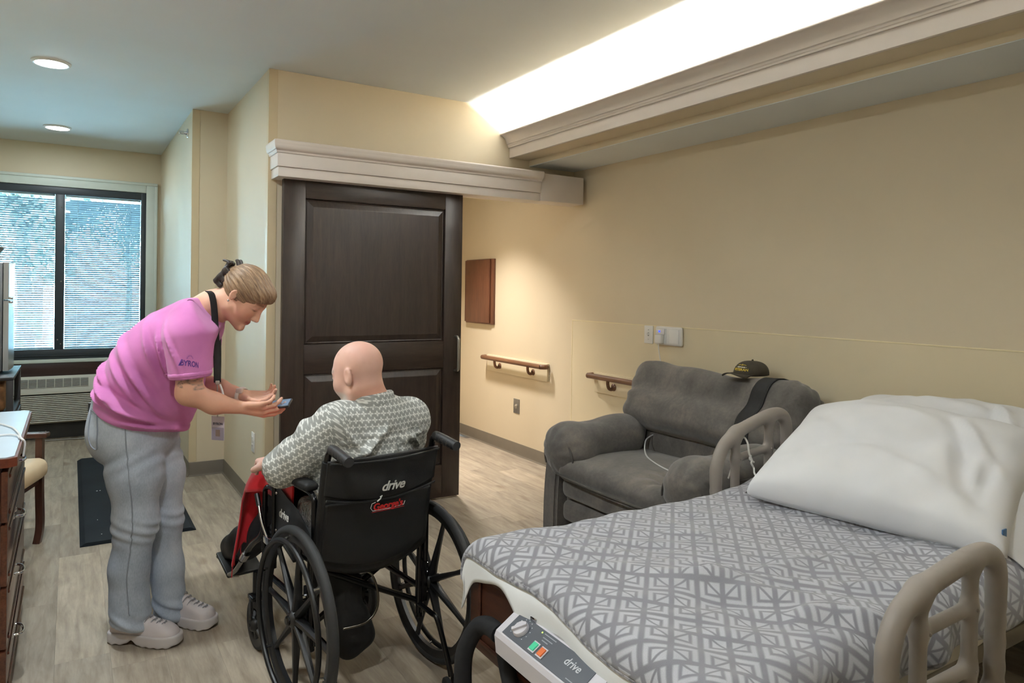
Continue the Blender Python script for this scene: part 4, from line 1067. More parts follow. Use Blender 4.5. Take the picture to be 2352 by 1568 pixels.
kn.build('dial', M_PUMP, face)
dv = (su*.8+Vector((0, -.6, 0))).normalized(); dw = pn.cross(dv)
vs = [kb+pn*h+dv*x+dw*y for h in (.010, .017) for x in (-.022, .022) for y in (-.005, .005)]
MB().add(vs, [(0, 1, 3, 2), (4, 6, 7, 5), (0, 4, 5, 1), (2, 3, 7, 6), (0, 2, 6, 4), (1, 5, 7, 3)]).build('dial_grip', M_PUMP, face)
for k in range(11):
    a = -2.2+k*.44; c = kb+(su*math.cos(a)+Vector((0, 1, 0))*math.sin(a))*.033
    MB().lathe([(.0016, 0), (.0016, .0003)], c, pn, 8).build('dial_mark', M_INK, face)
MG, MO = emis('switch_green', (.04, .42, .22), .25), emis('switch_orange', (.62, .13, .02), .12)
for y, m, nm in ((.045, MG, 'power_switch'), (.010, MO, 'alarm_switch')):
    sw = slab(nm, y-.013, y+.013, .012, .042, .0013, .004, M_PUMP, face); slab('rocker', y-.009, y+.009, .016, .038, .0041, .0075, m, sw)
MB().lathe([(.0022, 0), (.0022, .001), (.001, .0016)], onp(.062, .070, .0012), pn, 10).build('indicator', emis('led_green', (.4, .9, .1), 1.2), face)
Mp = frame(onp(-.095, .050, .0014), (0, -1, 0), su); text('lettering', 'drive', .030, Mp, M_INK, face, shear=.18, bold=.0005)
for s, y, w in ((.070, .052, .052), (.060, .048, .042), (.052, .044, .026)): slab('print_line', y-w, y, s, s+.0028, .0012, .0015, mat('panel_ink_dim', (150, 154, 162), .5), face)
slab('print_line', -.150, -.105, .014, .0165, .0012, .0015, MATS['panel_ink_dim'], face)
for y in (.12, -.165):
    b = MB().box((.030, y-.014, .206), (.044, y+.014, .222), .003).cyl((.037, y-.016, .218), (.037, y+.016, .218), .005, 10)
    b.build('hook_clip', M_CHROME, pu); MB().tube(spline([(.040, y, .222), (.043, y-.006, .245), (.046, y-.010, .285)], 4), .0016, 6).build('hook_wire', M_CHROME, pu)
for s, y in ((.165, .205), (.150, .205)):
    MB().lathe([(.015, 0), (.015, .010), (.010, .012), (.009, .030)], (-.012 if s > .13 else .018, y, s-.02), (0, 1, 0), 16).build('air_nozzle', M_PUMP, pu)
M_HOSE = mat('hose_sleeve', (24, 24, 27), .85, var=.2, scale=30, bump=.3, bscale=60)
h = MB().tube(spline([(1.035, 1.705, .45), (1.03, 1.76, .452), (1.015, 1.80, .43), (.985, 1.815, .36), (.975, 1.80, .26), (.985, 1.78, .16), (1.01, 1.76, .06), (1.03, 1.74, .03)], 8), .026, 14).build('air_hose', M_HOSE); tag(h, 'thick black air hose curving down from the left end of the mattress pump', 'hose')
h = MB().tube(spline([(1.063, 1.705, .41), (1.07, 1.735, .40), (1.075, 1.72, .33), (1.065, 1.64, .24), (1.055, 1.54, .17), (1.05, 1.44, .10), (1.05, 1.36, .04)], 8), .024, 14).build('air_hose', M_HOSE); tag(h, 'thick black air hose passing below the mattress pump', 'hose')
c = MB().tube(spline([(.998, 1.65, .34), (.995, 1.655, .22), (.99, 1.66, .1), (.985, 1.67, .006), (.95, 1.6, .006)], 6), .0038, 8).build('pump_cord', mat('cord_beige', (176, 168, 152), .5)); tag(c, 'thin beige power cord hanging from the mattress pump', 'cord')
# call cord looped over the far rail
c = MB().tube(spline([(2.43, 2.10, .62), (2.435, 2.06, .74), (2.425, 2.022, .812), (2.41, 1.985, .80), (2.405, 1.972, .76), (2.415, 1.965, .73), (2.40, 1.955, .72), (2.41, 1.95, .70), (2.39, 1.93, .685), (2.37, 1.90, .678)], 8), .004, 8).tube(spline([(2.44, 1.99, .735), (2.42, 1.975, .745), (2.405, 1.968, .735), (2.425, 1.962, .72)], 6), .004, 8)
c.tube([(2.372, 1.903, .678), (2.345, 1.87, .674), (2.33, 1.855, .672)], .008, 10, rs=[.005, .010, .008])
c = c.build('nurse_call', M_WHITE); tag(c, 'white nurse call cord looped on the far bed rail beside the pillow', 'cord')
# ------------------------------------------------------------------ wheelchair
WCL, WCR = (.92, 2.43, 0), math.radians(7)
wc = thing('wheelchair', 'black folding wheelchair with spoked wheels, seen from behind', 'wheelchair', WCL, WCR)
M_WFR = mat('chair_frame_black', (16, 16, 18), .25, .2, var=.1); M_TYRE = mat('tyre_rubber', (40, 41, 43), .7, var=.08, bump=.1); M_MAG = mat('mag_wheel', (20, 20, 22), .42, var=.1)
M_VINYL = mat('black_nylon', (17, 17, 19), .62, var=.15, scale=20, bump=.12, bscale=350); M_GRIP = mat('grip_rubber', (38, 38, 40), .5, var=.06); M_SKIRT = mat('skirt_plastic', (34, 36, 40), .45, var=.05)
TRK = .265
wc_loc = Matrix.Translation(WCL) @ Matrix.Rotation(WCR, 4, 'Z')
def wheel(R, name, spokes, tyre_r, rim_w, parent, n=64):
    """wheel in the YZ plane around its own origin"""
    b = MB(); ri = R-tyre_r*1.6
    b.lathe([(ri-.026, -.008), (ri-.020, -.010), (ri, -rim_w/2), (ri+.004, -rim_w/2), (ri+.004, rim_w/2), (ri, rim_w/2), (ri-.020, .010), (ri-.026, .008), (ri-.026, -.008)], (0, 0, 0), (1, 0, 0), n)
    b.f = b.f[:-2]
    for k in range(spokes):
        a = 2*PI*k/spokes+.2; d = Vector((0, math.cos(a), math.sin(a))); w = Vector((0, -math.sin(a), math.cos(a))); X = Vector((1, 0, 0))
        vs = []
        for (r, hw, hx) in ((.012, .014, .020), (R*.22, .0125, .014), (R*.6, .0085, .009), (ri-.035, .010, .007), (ri-.012, .022, .006)):
            vs += [d*r+w*hw*.55+X*hx, d*r+w*hw, d*r+w*hw*.55-X*hx, d*r-w*hw*.55-X*hx, d*r-w*hw, d*r-w*hw*.55+X*hx]
        fs = [(i*6+j, i*6+(j+1) % 6, (i+1)*6+(j+1) % 6, (i+1)*6+j) for i in range(4) for j in range(6)]
        b.add(vs, fs)
    b.lathe([(.001, -.030), (.018, -.030), (.026, -.022), (.030, -.012), (.030, .012), (.026, .022), (.018, .030), (.001, .030)], (0, 0, 0), (1, 0, 0), 20)
    o = b.build(name, M_MAG, parent, auto=.7)
    MB().torus((0, 0, 0), R-tyre_r, tyre_r, (1, 0, 0), n, 12).build('tyre', M_TYRE, o)
    return o
def rearwheel(s):
    o = wheel(.305, 'rear_wheel', 8, .0165, .026, wc); o.location = (s*TRK, 0, .305); o.rotation_euler = (.15*s, 0, 0)
    MB().torus((s*.038, 0, 0), .262, .0095, (1, 0, 0), 64, 10).build('hand_rim', M_MAG, o)
    for k in range(6):
        a = 2*PI*k/6+.5; MB().cyl((s*.008, .262*math.cos(a)*1.03, .262*math.sin(a)*1.03), (s*.038, .262*math.cos(a), .262*math.sin(a)), .005, 8).build('rim_standoff', M_CHROME, o)
    MB().lathe([(.016, 0), (.016, .006), (.011, .010), (.001, .010)], (s*.030, 0, 0), (s, 0, 0), 14).build('hub_cap', M_WFR, o)
    MB().cyl((-s*.03, 0, 0), (-s*.062, 0, 0), .008, 10).lathe([(.014, 0), (.014, .008)], (-s*.04, 0, 0), (-s, 0, 0), 6).build('axle_bolt', M_CHROME, o)
for s in (-1, 1): rearwheel(s)
for s in (-1, 1):
    o = wheel(.10, 'caster_wheel', 7, .011, .022, wc, 40); o.location = (s*.232, .475, .10)
    o2 = MB().box((s*.232-.028, .465, .09), (s*.232-.023, .495, .20), .002).box((s*.232+.023, .465, .09), (s*.232+.028, .495, .20), .002).box((s*.232-.028, .455, .195), (s*.232+.028, .51, .212), .003).cyl((s*.232-.032, .475, .1), (s*.232+.032, .475, .1), .006, 10).cyl((s*.232, .49, .21), (s*.232, .49, .30), .014, 14)
    o2.build('caster_fork', M_WFR, wc)
FR = .011
def tub(name, pts, r=FR, m=None, n=6, smooth=True, nn=12):
    return MB().tube(spline(pts, n) if smooth else [Vector(p) for p in pts], r, nn).build(name, m or M_WFR, wc)
for s in (-1, 1):
    x = s*.205
    # back cane with push handle
    tub('back_cane', [(x, -.012, .20), (x, -.018, .45), (x, -.055, .68), (x, -.088, .835), (x*.985, -.100, .872), (x*.985, -.128, .889), (x*.99, -.17, .886)], .0115)
    g = MB().tube(spline([(x*.985, -.118, .888), (x*.99, -.17, .884), (x*1.0, -.252, .872)], 5), .017, 14)
    for k in range(5): g.torus((x*(.985+.003*k), -.145-.022*k, .8855-.003*k), .0162, .0022, (0, -1, -.1), 16, 6)
    g.build('push_handle', M_GRIP, wc)
    # side frame
    tub('side_tube', [(x, -.012, .30), (x, .2, .30), (x, .40, .30), (x, .47, .30)], smooth=False); tub('seat_tube', [(x, -.018, .475), (x, .40, .475), (x, .43, .47), (x, .445, .44), (x, .445, .20)])
    tub('axle_post', [(x+s*.012, 0, .18), (x+s*.012, 0, .50)], .014, smooth=False); B('axle_plate', (x+s*.012-.006, -.025, .24), (x+s*.03, .025, .40), M_WFR, wc, .003)
    for z in (.27, .30, .335, .37): MB().cyl((x+s*.028, 0, z), (x+s*.044, 0, z), .009, 8).build('bolt', M_CHROME, wc)
    # arm rest
    ax = s*.222
    tub('arm_tube', [(ax, -.03, .40), (ax, -.03, .66), (ax, -.028, .705), (ax, .01, .722), (ax, .10, .722), (ax, .30, .722)], .010)
    tub('arm_tube', [(ax, .335, .36), (ax, .335, .60), (ax, .335, .722)], .011, smooth=False)
    tub('arm_front_tube', [(ax, .335, .655), (ax, .385, .655), (ax, .425, .64), (ax, .435, .60), (ax, .435, .38), (ax, .435, .33)], .010)
    organic('arm_pad', lambda p: rbox(p, (ax, .175, .742), (.028, .19, .016), .015), (ax-.05, -.05, .71), (ax+.05, .40, .78), .007, M_VINYL, wc, world=False)
    MB().prism([(-.02, .49), (.325, .49), (.325, .672), (.29, .672), (.12, .630), (.02, .585), (-.02, .56)], 0, ax-s*.004-.002, ax-s*.004+.002).build('skirt_guard', M_SKIRT, wc, smooth=False)
    for (y, z) in ((.005, .565), (.31, .51), (.31, .65)): MB().sphere((ax+s*.001, y, z), .006, n=8, m=6).build('rivet', M_CHROME, wc)
    # brake lever
    tub('brake_lever', [(x+s*.03, .36, .46), (x+s*.04, .40, .52), (x+s*.04, .435, .575)], .006, M_CHROME); MB().cyl((x+s*.04, .435, .575), (x+s*.04, .462, .615), .0095, 10).build('brake_grip', M_BLACKP, wc)
    B('brake_clamp', (x+s*.012, .33, .445), (x+s*.04, .39, .475), M_CHROME, wc, .004)
    # leg rest
    lx = s*.215
    tub('leg_rest_tube', [(lx, .455, .56), (lx, .462, .48), (lx, .50, .43), (lx, .60, .37), (lx, .72, .27)], .0125); tub('foot_tube', [(lx, .70, .285), (lx, .80, .20), (lx, .895, .150)], .0095, M_STEEL)
    MB().cyl((lx, .655, .322), (lx, .70, .284), .018, 14).build('clamp_collar', M_CHROME, wc)
    B('foot_plate', (s*.07, .87, .150), (s*.225, 1.05, .166), M_BLACKP, wc, .006, Matrix.Rotation(.3, 3, 'X'), (s*.2, .90, .16))
    MB().cyl((lx, .88, .155), (lx-s*.04, .88, .145), .009, 10).build('plate_hinge', M_CHROME, wc)
    tub('anti_tip_tube', [(x, .02, .235), (x, -.10, .23), (x+s*.004, -.14, .215), (x+s*.008, -.20, .10), (x+s*.010, -.222, .045)], .010)
    for dx in (-.019, .019): MB().lathe([(.001, -.008), (.020, -.008), (.024, -.005), (.024, .005), (.020, .008), (.001, .008)], (x+s*.010+dx, -.224, .0245), (1, 0, 0), 18).build('anti_tip_wheel', M_TYRE, wc)
# cross braces under the seat
tub('cross_brace', [(-.20, .04, .245), (.0, .045, .352), (.20, .05, .46)], .0115, smooth=False); tub('cross_brace', [(.20, -.005, .245), (.0, -.005, .352), (-.20, -.005, .46)], .0115, smooth=False)
B('brace_hinge', (-.045, -.02, .405), (.045, .015, .425), M_STEEL, wc, .004)
tub('brace_loop', [(-.02, .0, .41), (.005, -.02, .39), (.022, -.03, .33), (.015, -.035, .27), (-.03, -.035, .235), (-.11, -.03, .235)], .0045, mat('dark_chrome', (110, 106, 98), .25, 1))
# upholstery
def sling(name, z0, z1, hw, sag, y_off, parent=wc, yfn=None, th=.012, nz=26, nx=30, material=None, edge=None):
    vs = []
    for i in range(nz+1):
        t = i/nz; z = z0+(z1-z0)*t
        yc = np.interp(z, [.20, .45, .68, .835, .872], [-.012, -.018, -.055, -.088, -.100])
        for k in range(nx+1):
            u = 2*k/nx-1; zz = z-(sag*(1-u*u) if edge is None else edge(u)*(1-t))
            vs.append((u*hw, yc-y_off-.012-.010*math.cos(u*PI/2)-.004*math.sin(t*9+u*2)*(1-abs(u)), zz))
    n = nx+1; f = [(i*n+k, i*n+k+1, (i+1)*n+k+1, (i+1)*n+k) for i in range(nz) for k in range(nx)]
    o = mk(name, vs, f, material or M_VINYL, parent); m = o.modifiers.new('s', 'SOLIDIFY'); m.thickness = th; m.offset = 0
    return o
bu = sling('back_upholstery', .475, .838, .213, .022, .0, edge=lambda u: .055*(1-u*u))
sling('back_flap', .73, .848, .214, .016, .012, bu, edge=lambda u: .040*(1-u*u), th=.007)
sling('back_pocket', .50, .695, .205, .018, .010, bu, edge=lambda u: .05*(1-u*u), th=.008)
for z, q in ((.716, .030), (.842, .012)):
    MB().tube([(u*.212, float(np.interp(z-q*(1-u*u), [.45, .68, .835], [-.018, -.055, -.088]))-.040-.006*math.cos(u*PI/2), z-q*(1-u*u)) for u in np.linspace(-1, 1, 20)], .004, 6).build('back_seam', M_VINYL, bu)
for s in (-1, 1):   # sleeves that hold the sling on the canes
    MB().tube(spline([(s*.206, -.020, .49), (s*.206, -.055, .68), (s*.206, -.090, .842)], 6), .0165, 12).build('cane_sleeve', M_VINYL, bu)
M_LOGO = mat('print_white', (214, 214, 212), .6); M_RED = mat('print_red', (190, 30, 32), .6)
def onback(x0, z0):
    def fn(x, y, z):
        X, Z = x0+x, z0+y; yc = float(np.interp(Z, [.20, .45, .68, .835], [-.012, -.018, -.055, -.088])); return (X, yc-.045-.011*math.cos(X/.213*PI/2)-z, Z)
    return fn
text('lettering', 'drive', .049, None, M_LOGO, bu, shear=.25, bold=.001, fn=onback(.028, .735), space=.92)
MB().box((.012, -.0935, .7045), (.050, -.0925, .7070)).build('small_print', mat('print_grey', (120, 120, 118), .6), bu, smooth=False)
text('lettering', "George's", .034, None, M_RED, bu, bold=.0009, fn=onback(.018, .664), space=.95)
_fo = onback(.018, .664)
f_ = lambda x, y, z: _fo(x*.84, y*.84, z)
b = MB().tube([f_(x, -.020+.006*abs(x/.07)**2*0, -.001) for x in np.linspace(-.075, .078, 10)], .0008, 5)
b.build('logo_line', M_RED, bu)
MB().tube([f_(x, y, -.001) for x, y in ((-.062, .022), (-.078, .018), (-.082, .0), (-.072, -.014), (.0, -.0155), (.075, -.012), (.08, .004))], .0012, 6).tube([f_(-.055, .024, -.001), f_(-.042, .034, -.001), f_(-.036, .047, -.001), f_(-.044, .042, -.001)], .0026, 6).build('logo_pot', M_LOGO, bu)
se = organic('seat_upholstery', lambda p: rbox(p, (0, .21, .485), (.212, .225, .02), .015), (-.25, -.05, .44), (.25, .47, .53), .012, M_VINYL, wc, world=False)
v_, f_2 = text_mesh('drive', .045, .25, .001); 
mk('lettering', [(-.222-.0025-.0005-z, .235-x, .585+y-.25*0) for x, y, z in v_], f_2, M_LOGO, wc, smooth=False)
# ------------------------------------------------------------------ things on the wheelchair
def wloc(name, fn, lo, hi, res, m, label, cat, it=2, colfn=None):
    o = organic(name, fn, lo, hi, res, m, None, it, world=False, colfn=colfn); o.location = WCL; o.rotation_euler = (0, 0, WCR); tag(o, label, cat); return o
M_BAG = mat('bag_black', (12, 12, 13), .7, var=.2, bump=.2, bscale=60)
wloc('tote_bag', lambda p: smin(rbox(p, (-.06, .075, .31), (.055, .06, .10), .04), rbox(p, (-.02, .075, .165), (.075, .055, .09), .05, basis((-.35, 0, .94), (1, 0, .2))), .06)+.008*wob(p, 28, 3), (-.20, -.05, .02), (.16, .2, .44), .009, M_BAG, 'black bag hanging under the wheelchair seat', 'bag')
def silver():
    t = NT('clear_wrap'); t.base(srgb(168, 166, 166)); t.set(rough=.16, metal=.65); co = t.coord(); t.bump(t.noise(co, 55, 4, .6, 1.5), .8, .02); return t.m
wloc('foil_pouch', lambda p: rbox(p, (-.165, .13, .575), (.04, .085, .075), .03, basis((.25, 0, .97), (1, 0, -.25)))+.010*wob(p, 55, 6)+.005*wob(p, 110, 8), (-.25, .0, .46), (-.06, .26, .70), .0055, silver(), 'crumpled silvery pouch tucked beside the seated man', 'pouch', 0)
# ------------------------------------------------------------------ people: shared shapes
def skin_mat(name):
    t = NT(name); a = t.node('ShaderNodeVertexColor', layer_name='Col').outputs[0]; co = t.coord()
    n = t.noise(co, 45, 4); t.base(t.mix(t.math('MULTIPLY', n, .35), a, t.mix(1, a, (.80, .70, .66), 'MULTIPLY')))
    t.set(rough=.5, spec=.35); t.p.inputs['Subsurface Weight'].default_value = .08; t.p.inputs['Subsurface Radius'].default_value = (.8, .3, .15); t.p.inputs['Subsurface Scale'].default_value = .01
    t.bump(t.noise(co, 420, 3), .06, .002); return t.m
M_SKIN = skin_mat('skin')
def head_sdf(q, jaw=1.0, es=1.0):
    """q in head space: x to the head's right, y to the front, z up, metres"""
    d = ell(q, (0, -.016, .034), (.077, .097, .086))
    d = smin(d, ell(q, (0, .026, -.028), (.062*jaw, .062, .082)), .03)
    ax = q.copy(); ax[:, 0] = np.abs(ax[:, 0])
    d = smin(d, cone(ax, (.050*jaw, .000, -.062), (.004, .070, -.098), .020, .019), .025)
    d = smin(d, ell(ax, (.036, .052, -.026), (.028, .028, .032)), .025)
    d = smin(d, cone(ax, (0, .078, .030), (.040, .062, .028), .013, .010), .02)
    d = smax(d, -ell(ax, (.032, .094, .010), (.019, .020, .013)), .016)
    d = smin(d, ell(ax, (.031, .072, .009), (.015, .0125, .012)), .004)
    d = smin(d, cone(q, (0, .082, .018), (0, .104, -.028), .0075, .0115), .012)
    d = smin(d, ell(ax, (.011, .094, -.033), (.009, .010, .008)), .008)
    d = smin(d, cone(ax, (0, .090, -.055), (.020, .076, -.058), .0065, .004), .006)
    d = smin(d, cone(ax, (0, .088, -.068), (.017, .076, -.066), .0072, .004), .006)
    d = smax(d, -cone(ax, (0, .101, -.0615), (.021, .084, -.0625), .0022), .004)
    d = smin(d, ell(q, (0, .080, -.098), (.016, .014, .013)), .015)
    E_ = basis((0, -.18, .98), (1, .35, 0)); ear = ell(ax, (.077+.006*es, -.016, -.004), (.0105*es, .0205*es, .034*es), E_)
    ear = smax(ear, -ell(ax, (.077+.017*es, -.016+.005*es, .003), (.010*es, .0125*es, .022*es), E_), .004)
    d = smin(d, ear, .004)
    return d
def mkhand(W, D, N, side, curl=(.6,)*4, thumb=(.5, .6), spread=.06, s=1.0):
    """cones of a hand: W wrist, D towards the knuckles, N out of the palm, side +1 when the thumb lies along D x N"""
    D = Vector(D).normalized(); N = Vector(N); N = (N-D*N.dot(D)).normalized(); S = D.cross(N)*side; W = Vector(W); C_ = []; tips = []
    k0 = W+D*.088*s
    for i in range(4):
        off = (1.5-i)*.0205*s; base = W+D*(.088-.004*abs(i-1))*s+S*off
        C_.append((W+D*.018*s+S*off*.55, base, .0145*s, .0115*s))
        ln = (.042, .047, .044, .034)[i]*s; ph = (ln, ln*.62, ln*.50); a = 0; p = base; dd = (D+S*(1.5-i)*spread).normalized(); r = (.0098, .0104, .0099, .0086)[i]*s
        for j, L in enumerate(ph):
            a += curl[i]*(1.0, 1.15, .75)[j]; v = dd*math.cos(a)+N*math.sin(a); e = p+v*L; C_.append((p, e, r*(1-.08*j), r*(1-.08*(j+1)))); p = e
        tips.append(p)
    tb = W+D*.022*s+S*.026*s+N*.010*s
    t1 = tb+(D*math.cos(thumb[0])+S*math.sin(thumb[0])*.9+N*.25).normalized()*.040*s
    t2 = t1+(D*math.cos(thumb[0]*.5)+S*math.sin(thumb[0]*.4)+N*thumb[1]).normalized()*.032*s
    t3 = t2+(D+N*thumb[1]*1.2).normalized()*.026*s
    C_ += [(tb, t1, .0150*s, .0118*s), (t1, t2, .0116*s, .0104*s), (t2, t3, .0104*s, .0088*s)]
    C_.append((W+D*.03*s+S*.012*s, W+D*.075*s+S*.020*s, .0155*s, .0125*s)); C_.append((W+D*.03*s-S*.018*s, W+D*.075*s-S*.020*s, .0150*s, .0115*s))
    return C_, tips+[t3]
def handsdf(p, C_, k=.007):
    ctr = np.mean([c[0][:] for c in C_], axis=0); far = np.linalg.norm(p-V3(ctr), axis=1)-.16
    out = far.copy(); m = far < .06
    if m.any():
        q = p[m]; d = None
        for a, b, r0, r1 in C_:
            c = cone(q, a[:], b[:], r0, r1); d = c if d is None else smin(d, c, k)
        out[m] = d
    return out

# ------------------------------------------------------------------ the seated man (built in the wheelchair's space: x right, y forward)
man = thing('person', 'bald person in a grey patterned shirt seated in the wheelchair, seen from behind', 'person', WCL, WCR)
HC = V3((-.018, .075, 1.106)); yaw = .52
hf = np.array([-math.sin(yaw)*.97, math.cos(yaw)*.97, -.30]); hf = hf/np.linalg.norm(hf)
HB = np.zeros((3, 3), np.float32); up = np.array([-.10, .12, 1.0]); rx = np.cross(hf, up); rx /= np.linalg.norm(rx); HB[0] = rx; HB[1] = hf; HB[2] = np.cross(rx, hf)
LSH, LEL, LWR = (-.115, .065, .945), (-.215, .145, .79), (-.258, .285, .775)
RSH, REL, RWR = (.195, .055, .945), (.225, .17, .76), (.16, .38, .745)
MH_L, _ = mkhand(LWR, (.25, 1, -.12), (.15, .1, -1), 1, (.35, .35, .38, .42), (.5, .2), s=1.08)
MH_R, _ = mkhand(RWR, (-.25, 1, -.12), (-.15, .1, -1), -1, (.35, .35, .38, .42), (.5, .2), s=1.08)
def manhead(p): return head_sdf(((p-HC) @ HB.T)/np.float32(.985), 1.06)*.985
def manbody(p):
    d = np.full(len(p), 9., np.float32)
    q = p*V3((.78, 1, 1))
    d = chain(q, [(.0*.78, .10, .56), (.02*.78, .075, .72), (.045*.78, .055, .88)], [.110, .105, .09], .05)
    d = smin(d, cone(p, (-.09, .06, .950), (.17, .05, .950), .055), .05)
    d = smin(d, chain(p, [(.046, .030, .93), (.030, .038, .995), (.008, .048, 1.06)], [.058, .058, .062], .03), .03)
    h = np.full(len(p), 9., np.float32); m = np.linalg.norm(p-HC, axis=1) < .24
    if m.any(): h[m] = manhead(p[m])
    h[~m] = np.linalg.norm(p[~m]-HC, axis=1)-.15
    d = smin(d, h, .03)
    for A_, B_, C2, H in ((LSH, LEL, LWR, MH_L), (RSH, REL, RWR, MH_R)):
        d = smin(d, chain(p, [A_, B_, C2], [.046, .037, .026], .02), .02); d = smin(d, handsdf(p, H), .012)
    for s in (-1, 1): d = smin(d, chain(p, [(s*.085, .12, .56), (s*.105, .50, .565), (s*.125, .68, .39), (s*.145, .86, .25)], [.075, .058, .045, .035], .03), .03)
    # folds at the back of the neck
    return d
def mancol(v):
    q = ((v-HC) @ HB.T.astype(float))/.985; c = np.tile(np.array(srgb(222, 180, 164)), (len(v), 1))
    w = wob(v.astype(np.float32), 30, 4)[:, None]; c = c*(1+.05*w)
    hd = np.linalg.norm(v-HC, axis=1) < .2
    def blend(mask, col): 
        nonlocal c
        m = np.clip(mask, 0, 1)[:, None]*hd[:, None]; c = c*(1-m)+np.array(col)*m
    red = np.clip((-q[:, 1]-.0)/.08, 0, 1)*np.clip((q[:, 2]-.02)/.06, 0, 1)*.35; blend(red, srgb(222, 166, 152))
    blend(np.clip((-.045-q[:, 2])/.02, 0, 1)*np.clip((-q[:, 1]+.01)/.03, 0, 1)*.55, srgb(196, 140, 116))
    beard = np.clip((-.026-q[:, 2]-.15*np.abs(q[:, 0])+.02*wob(v.astype(np.float32), 90, 2))/.015, 0, 1)*np.clip((q[:, 1]-.010)/.02, 0, 1)*np.clip((q[:, 2]+.12)/.02, 0, 1); blend(beard*.8, srgb(206, 202, 196))
    brow = np.exp(-((q[:, 2]-.034)/.006)**2)*np.clip((q[:, 1]-.05)/.01, 0, 1)*np.clip((np.abs(q[:, 0])-.012)/.005, 0, 1); blend(brow*.8, srgb(176, 168, 160))
    lip = np.exp(-((q[:, 2]+.0615)/.008)**2)*np.clip((q[:, 1]-.078)/.006, 0, 1); blend(lip*.6, srgb(176, 110, 100))
    fr = np.clip(wob(v.astype(np.float32), 160, 9)-.62, 0, 1)*1.4*np.clip((q[:, 2]-.0)/.05, 0, 1); blend(fr*.35, srgb(176, 120, 100))
    return c
organic('body', manbody, (-.45, -.12, .10), (.45, .92, 1.28), .0055, M_SKIN, man, 1, mancol, world=False)
def shirt_mat():
    t = NT('patterned_shirt'); uv = t.coord('UV'); s = t.vmath('SCALE', uv, scale=1/.0215)
    x = t.sep(s); r = t.math('MULTIPLY', t.math('FLOOR', x[1]), .5)
    u = t.math('SUBTRACT', t.math('FRACT', t.math('ADD', x[0], r)), .5); v = t.math('SUBTRACT', t.math('FRACT', x[1]), .5)
    rad = t.math('SQRT', t.math('ADD', t.math('MULTIPLY', u, u), t.math('MULTIPLY', v, v))); ang = t.math('ARCTAN2', v, u)
    pet = t.math('ADD', .30, t.math('MULTIPLY', t.math('COSINE', t.math('MULTIPLY', ang, 4)), .14))
    fl = t.node('ShaderNodeMapRange', interpolation_type='SMOOTHSTEP'); t.put(fl.inputs[0], t.math('SUBTRACT', rad, pet)); fl.inputs[1].default_value = -.08; fl.inputs[2].default_value = .10
    core = t.node('ShaderNodeMapRange'); t.put(core.inputs[0], rad); core.inputs[1].default_value = .05; core.inputs[2].default_value = .10
    n = t.noise(uv, 300, 2); bg = t.mix(n, srgb(124, 126, 124), srgb(170, 172, 168))
    c = t.mix(fl.outputs[0], srgb(216, 217, 214), bg); c = t.mix(core.outputs[0], srgb(150, 150, 146), c)
    t.base(c); t.set(rough=.85, spec=.15); t.bump(t.noise(t.coord(), 500, 2), .1, .002); return t.m
M_SHIRT = shirt_mat()
def manshirt(p):
    q = p*V3((.80, 1, 1)); S = .80
    d = chain(q, [(-.005*S, .105, .52), (.012*S, .080, .68), (.036*S, .058, .80), (.046*S, .045, .89)], [.140, .138, .132, .108], .05)
    d = smin(d, chain(p, [(-.105, .055, .925), (.048, .035, .945), (.192, .045, .925)], [.080, .086, .074], .04), .05)
    d = smin(d, cone(p, (.046, .032, .950), (.030, .038, .995), .078, .060), .03)
    sl = chain(p, [(-.105, .06, .928), (-.165, .10, .865), (-.224, .150, .790), (-.246, .200, .778)], [.082, .080, .074, .070], .04)
    e = V3((-.22, .95, -.10)); e = e/np.linalg.norm(e); sl = smax(sl, (p-V3((-.246, .214, .778))) @ e, .010)
    ax = V3((-.55, .45, -.70)); tt = p @ ax; sl = sl+.007*np.sin(tt*70+3*wob(p, 14, 2))*np.clip(1-np.abs(p[:, 1]-.15)/.14, 0, 1)
    d = smin(d, sl, .04)
    d = smin(d, chain(p, [(.190, .05, .920), (.215, .12, .84), (.222, .18, .77), (.19, .30, .75)], [.074, .068, .06, .055], .04), .04)
    x, z = p[:, 0], p[:, 2]; bk = np.clip((.03-p[:, 1])/.05, 0, 1)
    # box pleat, yoke seam and slack folds on the back
    xp = .072+.12*(.895-z)
    d = d-.014*np.exp(-((x-xp-.020)/.018)**2)*np.clip((.898-z)/.02, 0, 1)*bk+.013*np.exp(-((x-xp+.002)/.005)**2)*np.clip((.898-z)/.012, 0, 1)*bk
    zy = .900+.05*(x-.05)
    d = d+.006*np.exp(-((z-zy)/.0045)**2)*bk*(np.abs(x-.05) < .18)-.004*np.exp(-((z-zy+.014)/.010)**2)*bk*(np.abs(x-.05) < .18)
    for (x0, z0, a, w, L, h) in ((-.045, .865, .62, .011, .085, .022), (.015, .825, .50, .008, .05, .014), (.155, .868, 2.45, .010, .065, .018), (.175, .905, 1.9, .010, .05, .012), (-.085, .885, -.9, .012, .07, .012), (.12, .845, 2.2, .008, .05, .010), (.13, .880, .15, .008, .05, .010), (-.02, .905, .25, .012, .08, .008), (-.06, .835, 1.1, .010, .05, .012)):
        ca, sa = math.cos(a), math.sin(a); du = (x-x0)*ca+(z-z0)*sa; dv = -(x-x0)*sa+(z-z0)*ca
        d = d-1.35*h*np.exp(-((dv-.12*du*du/.1)/w)**2-(du/L)**2)*bk
    d = d+.0055*wob(p, 32, 14)+.0032*wob(p, 70, 15)
    return smax(d, .49-z, .02)
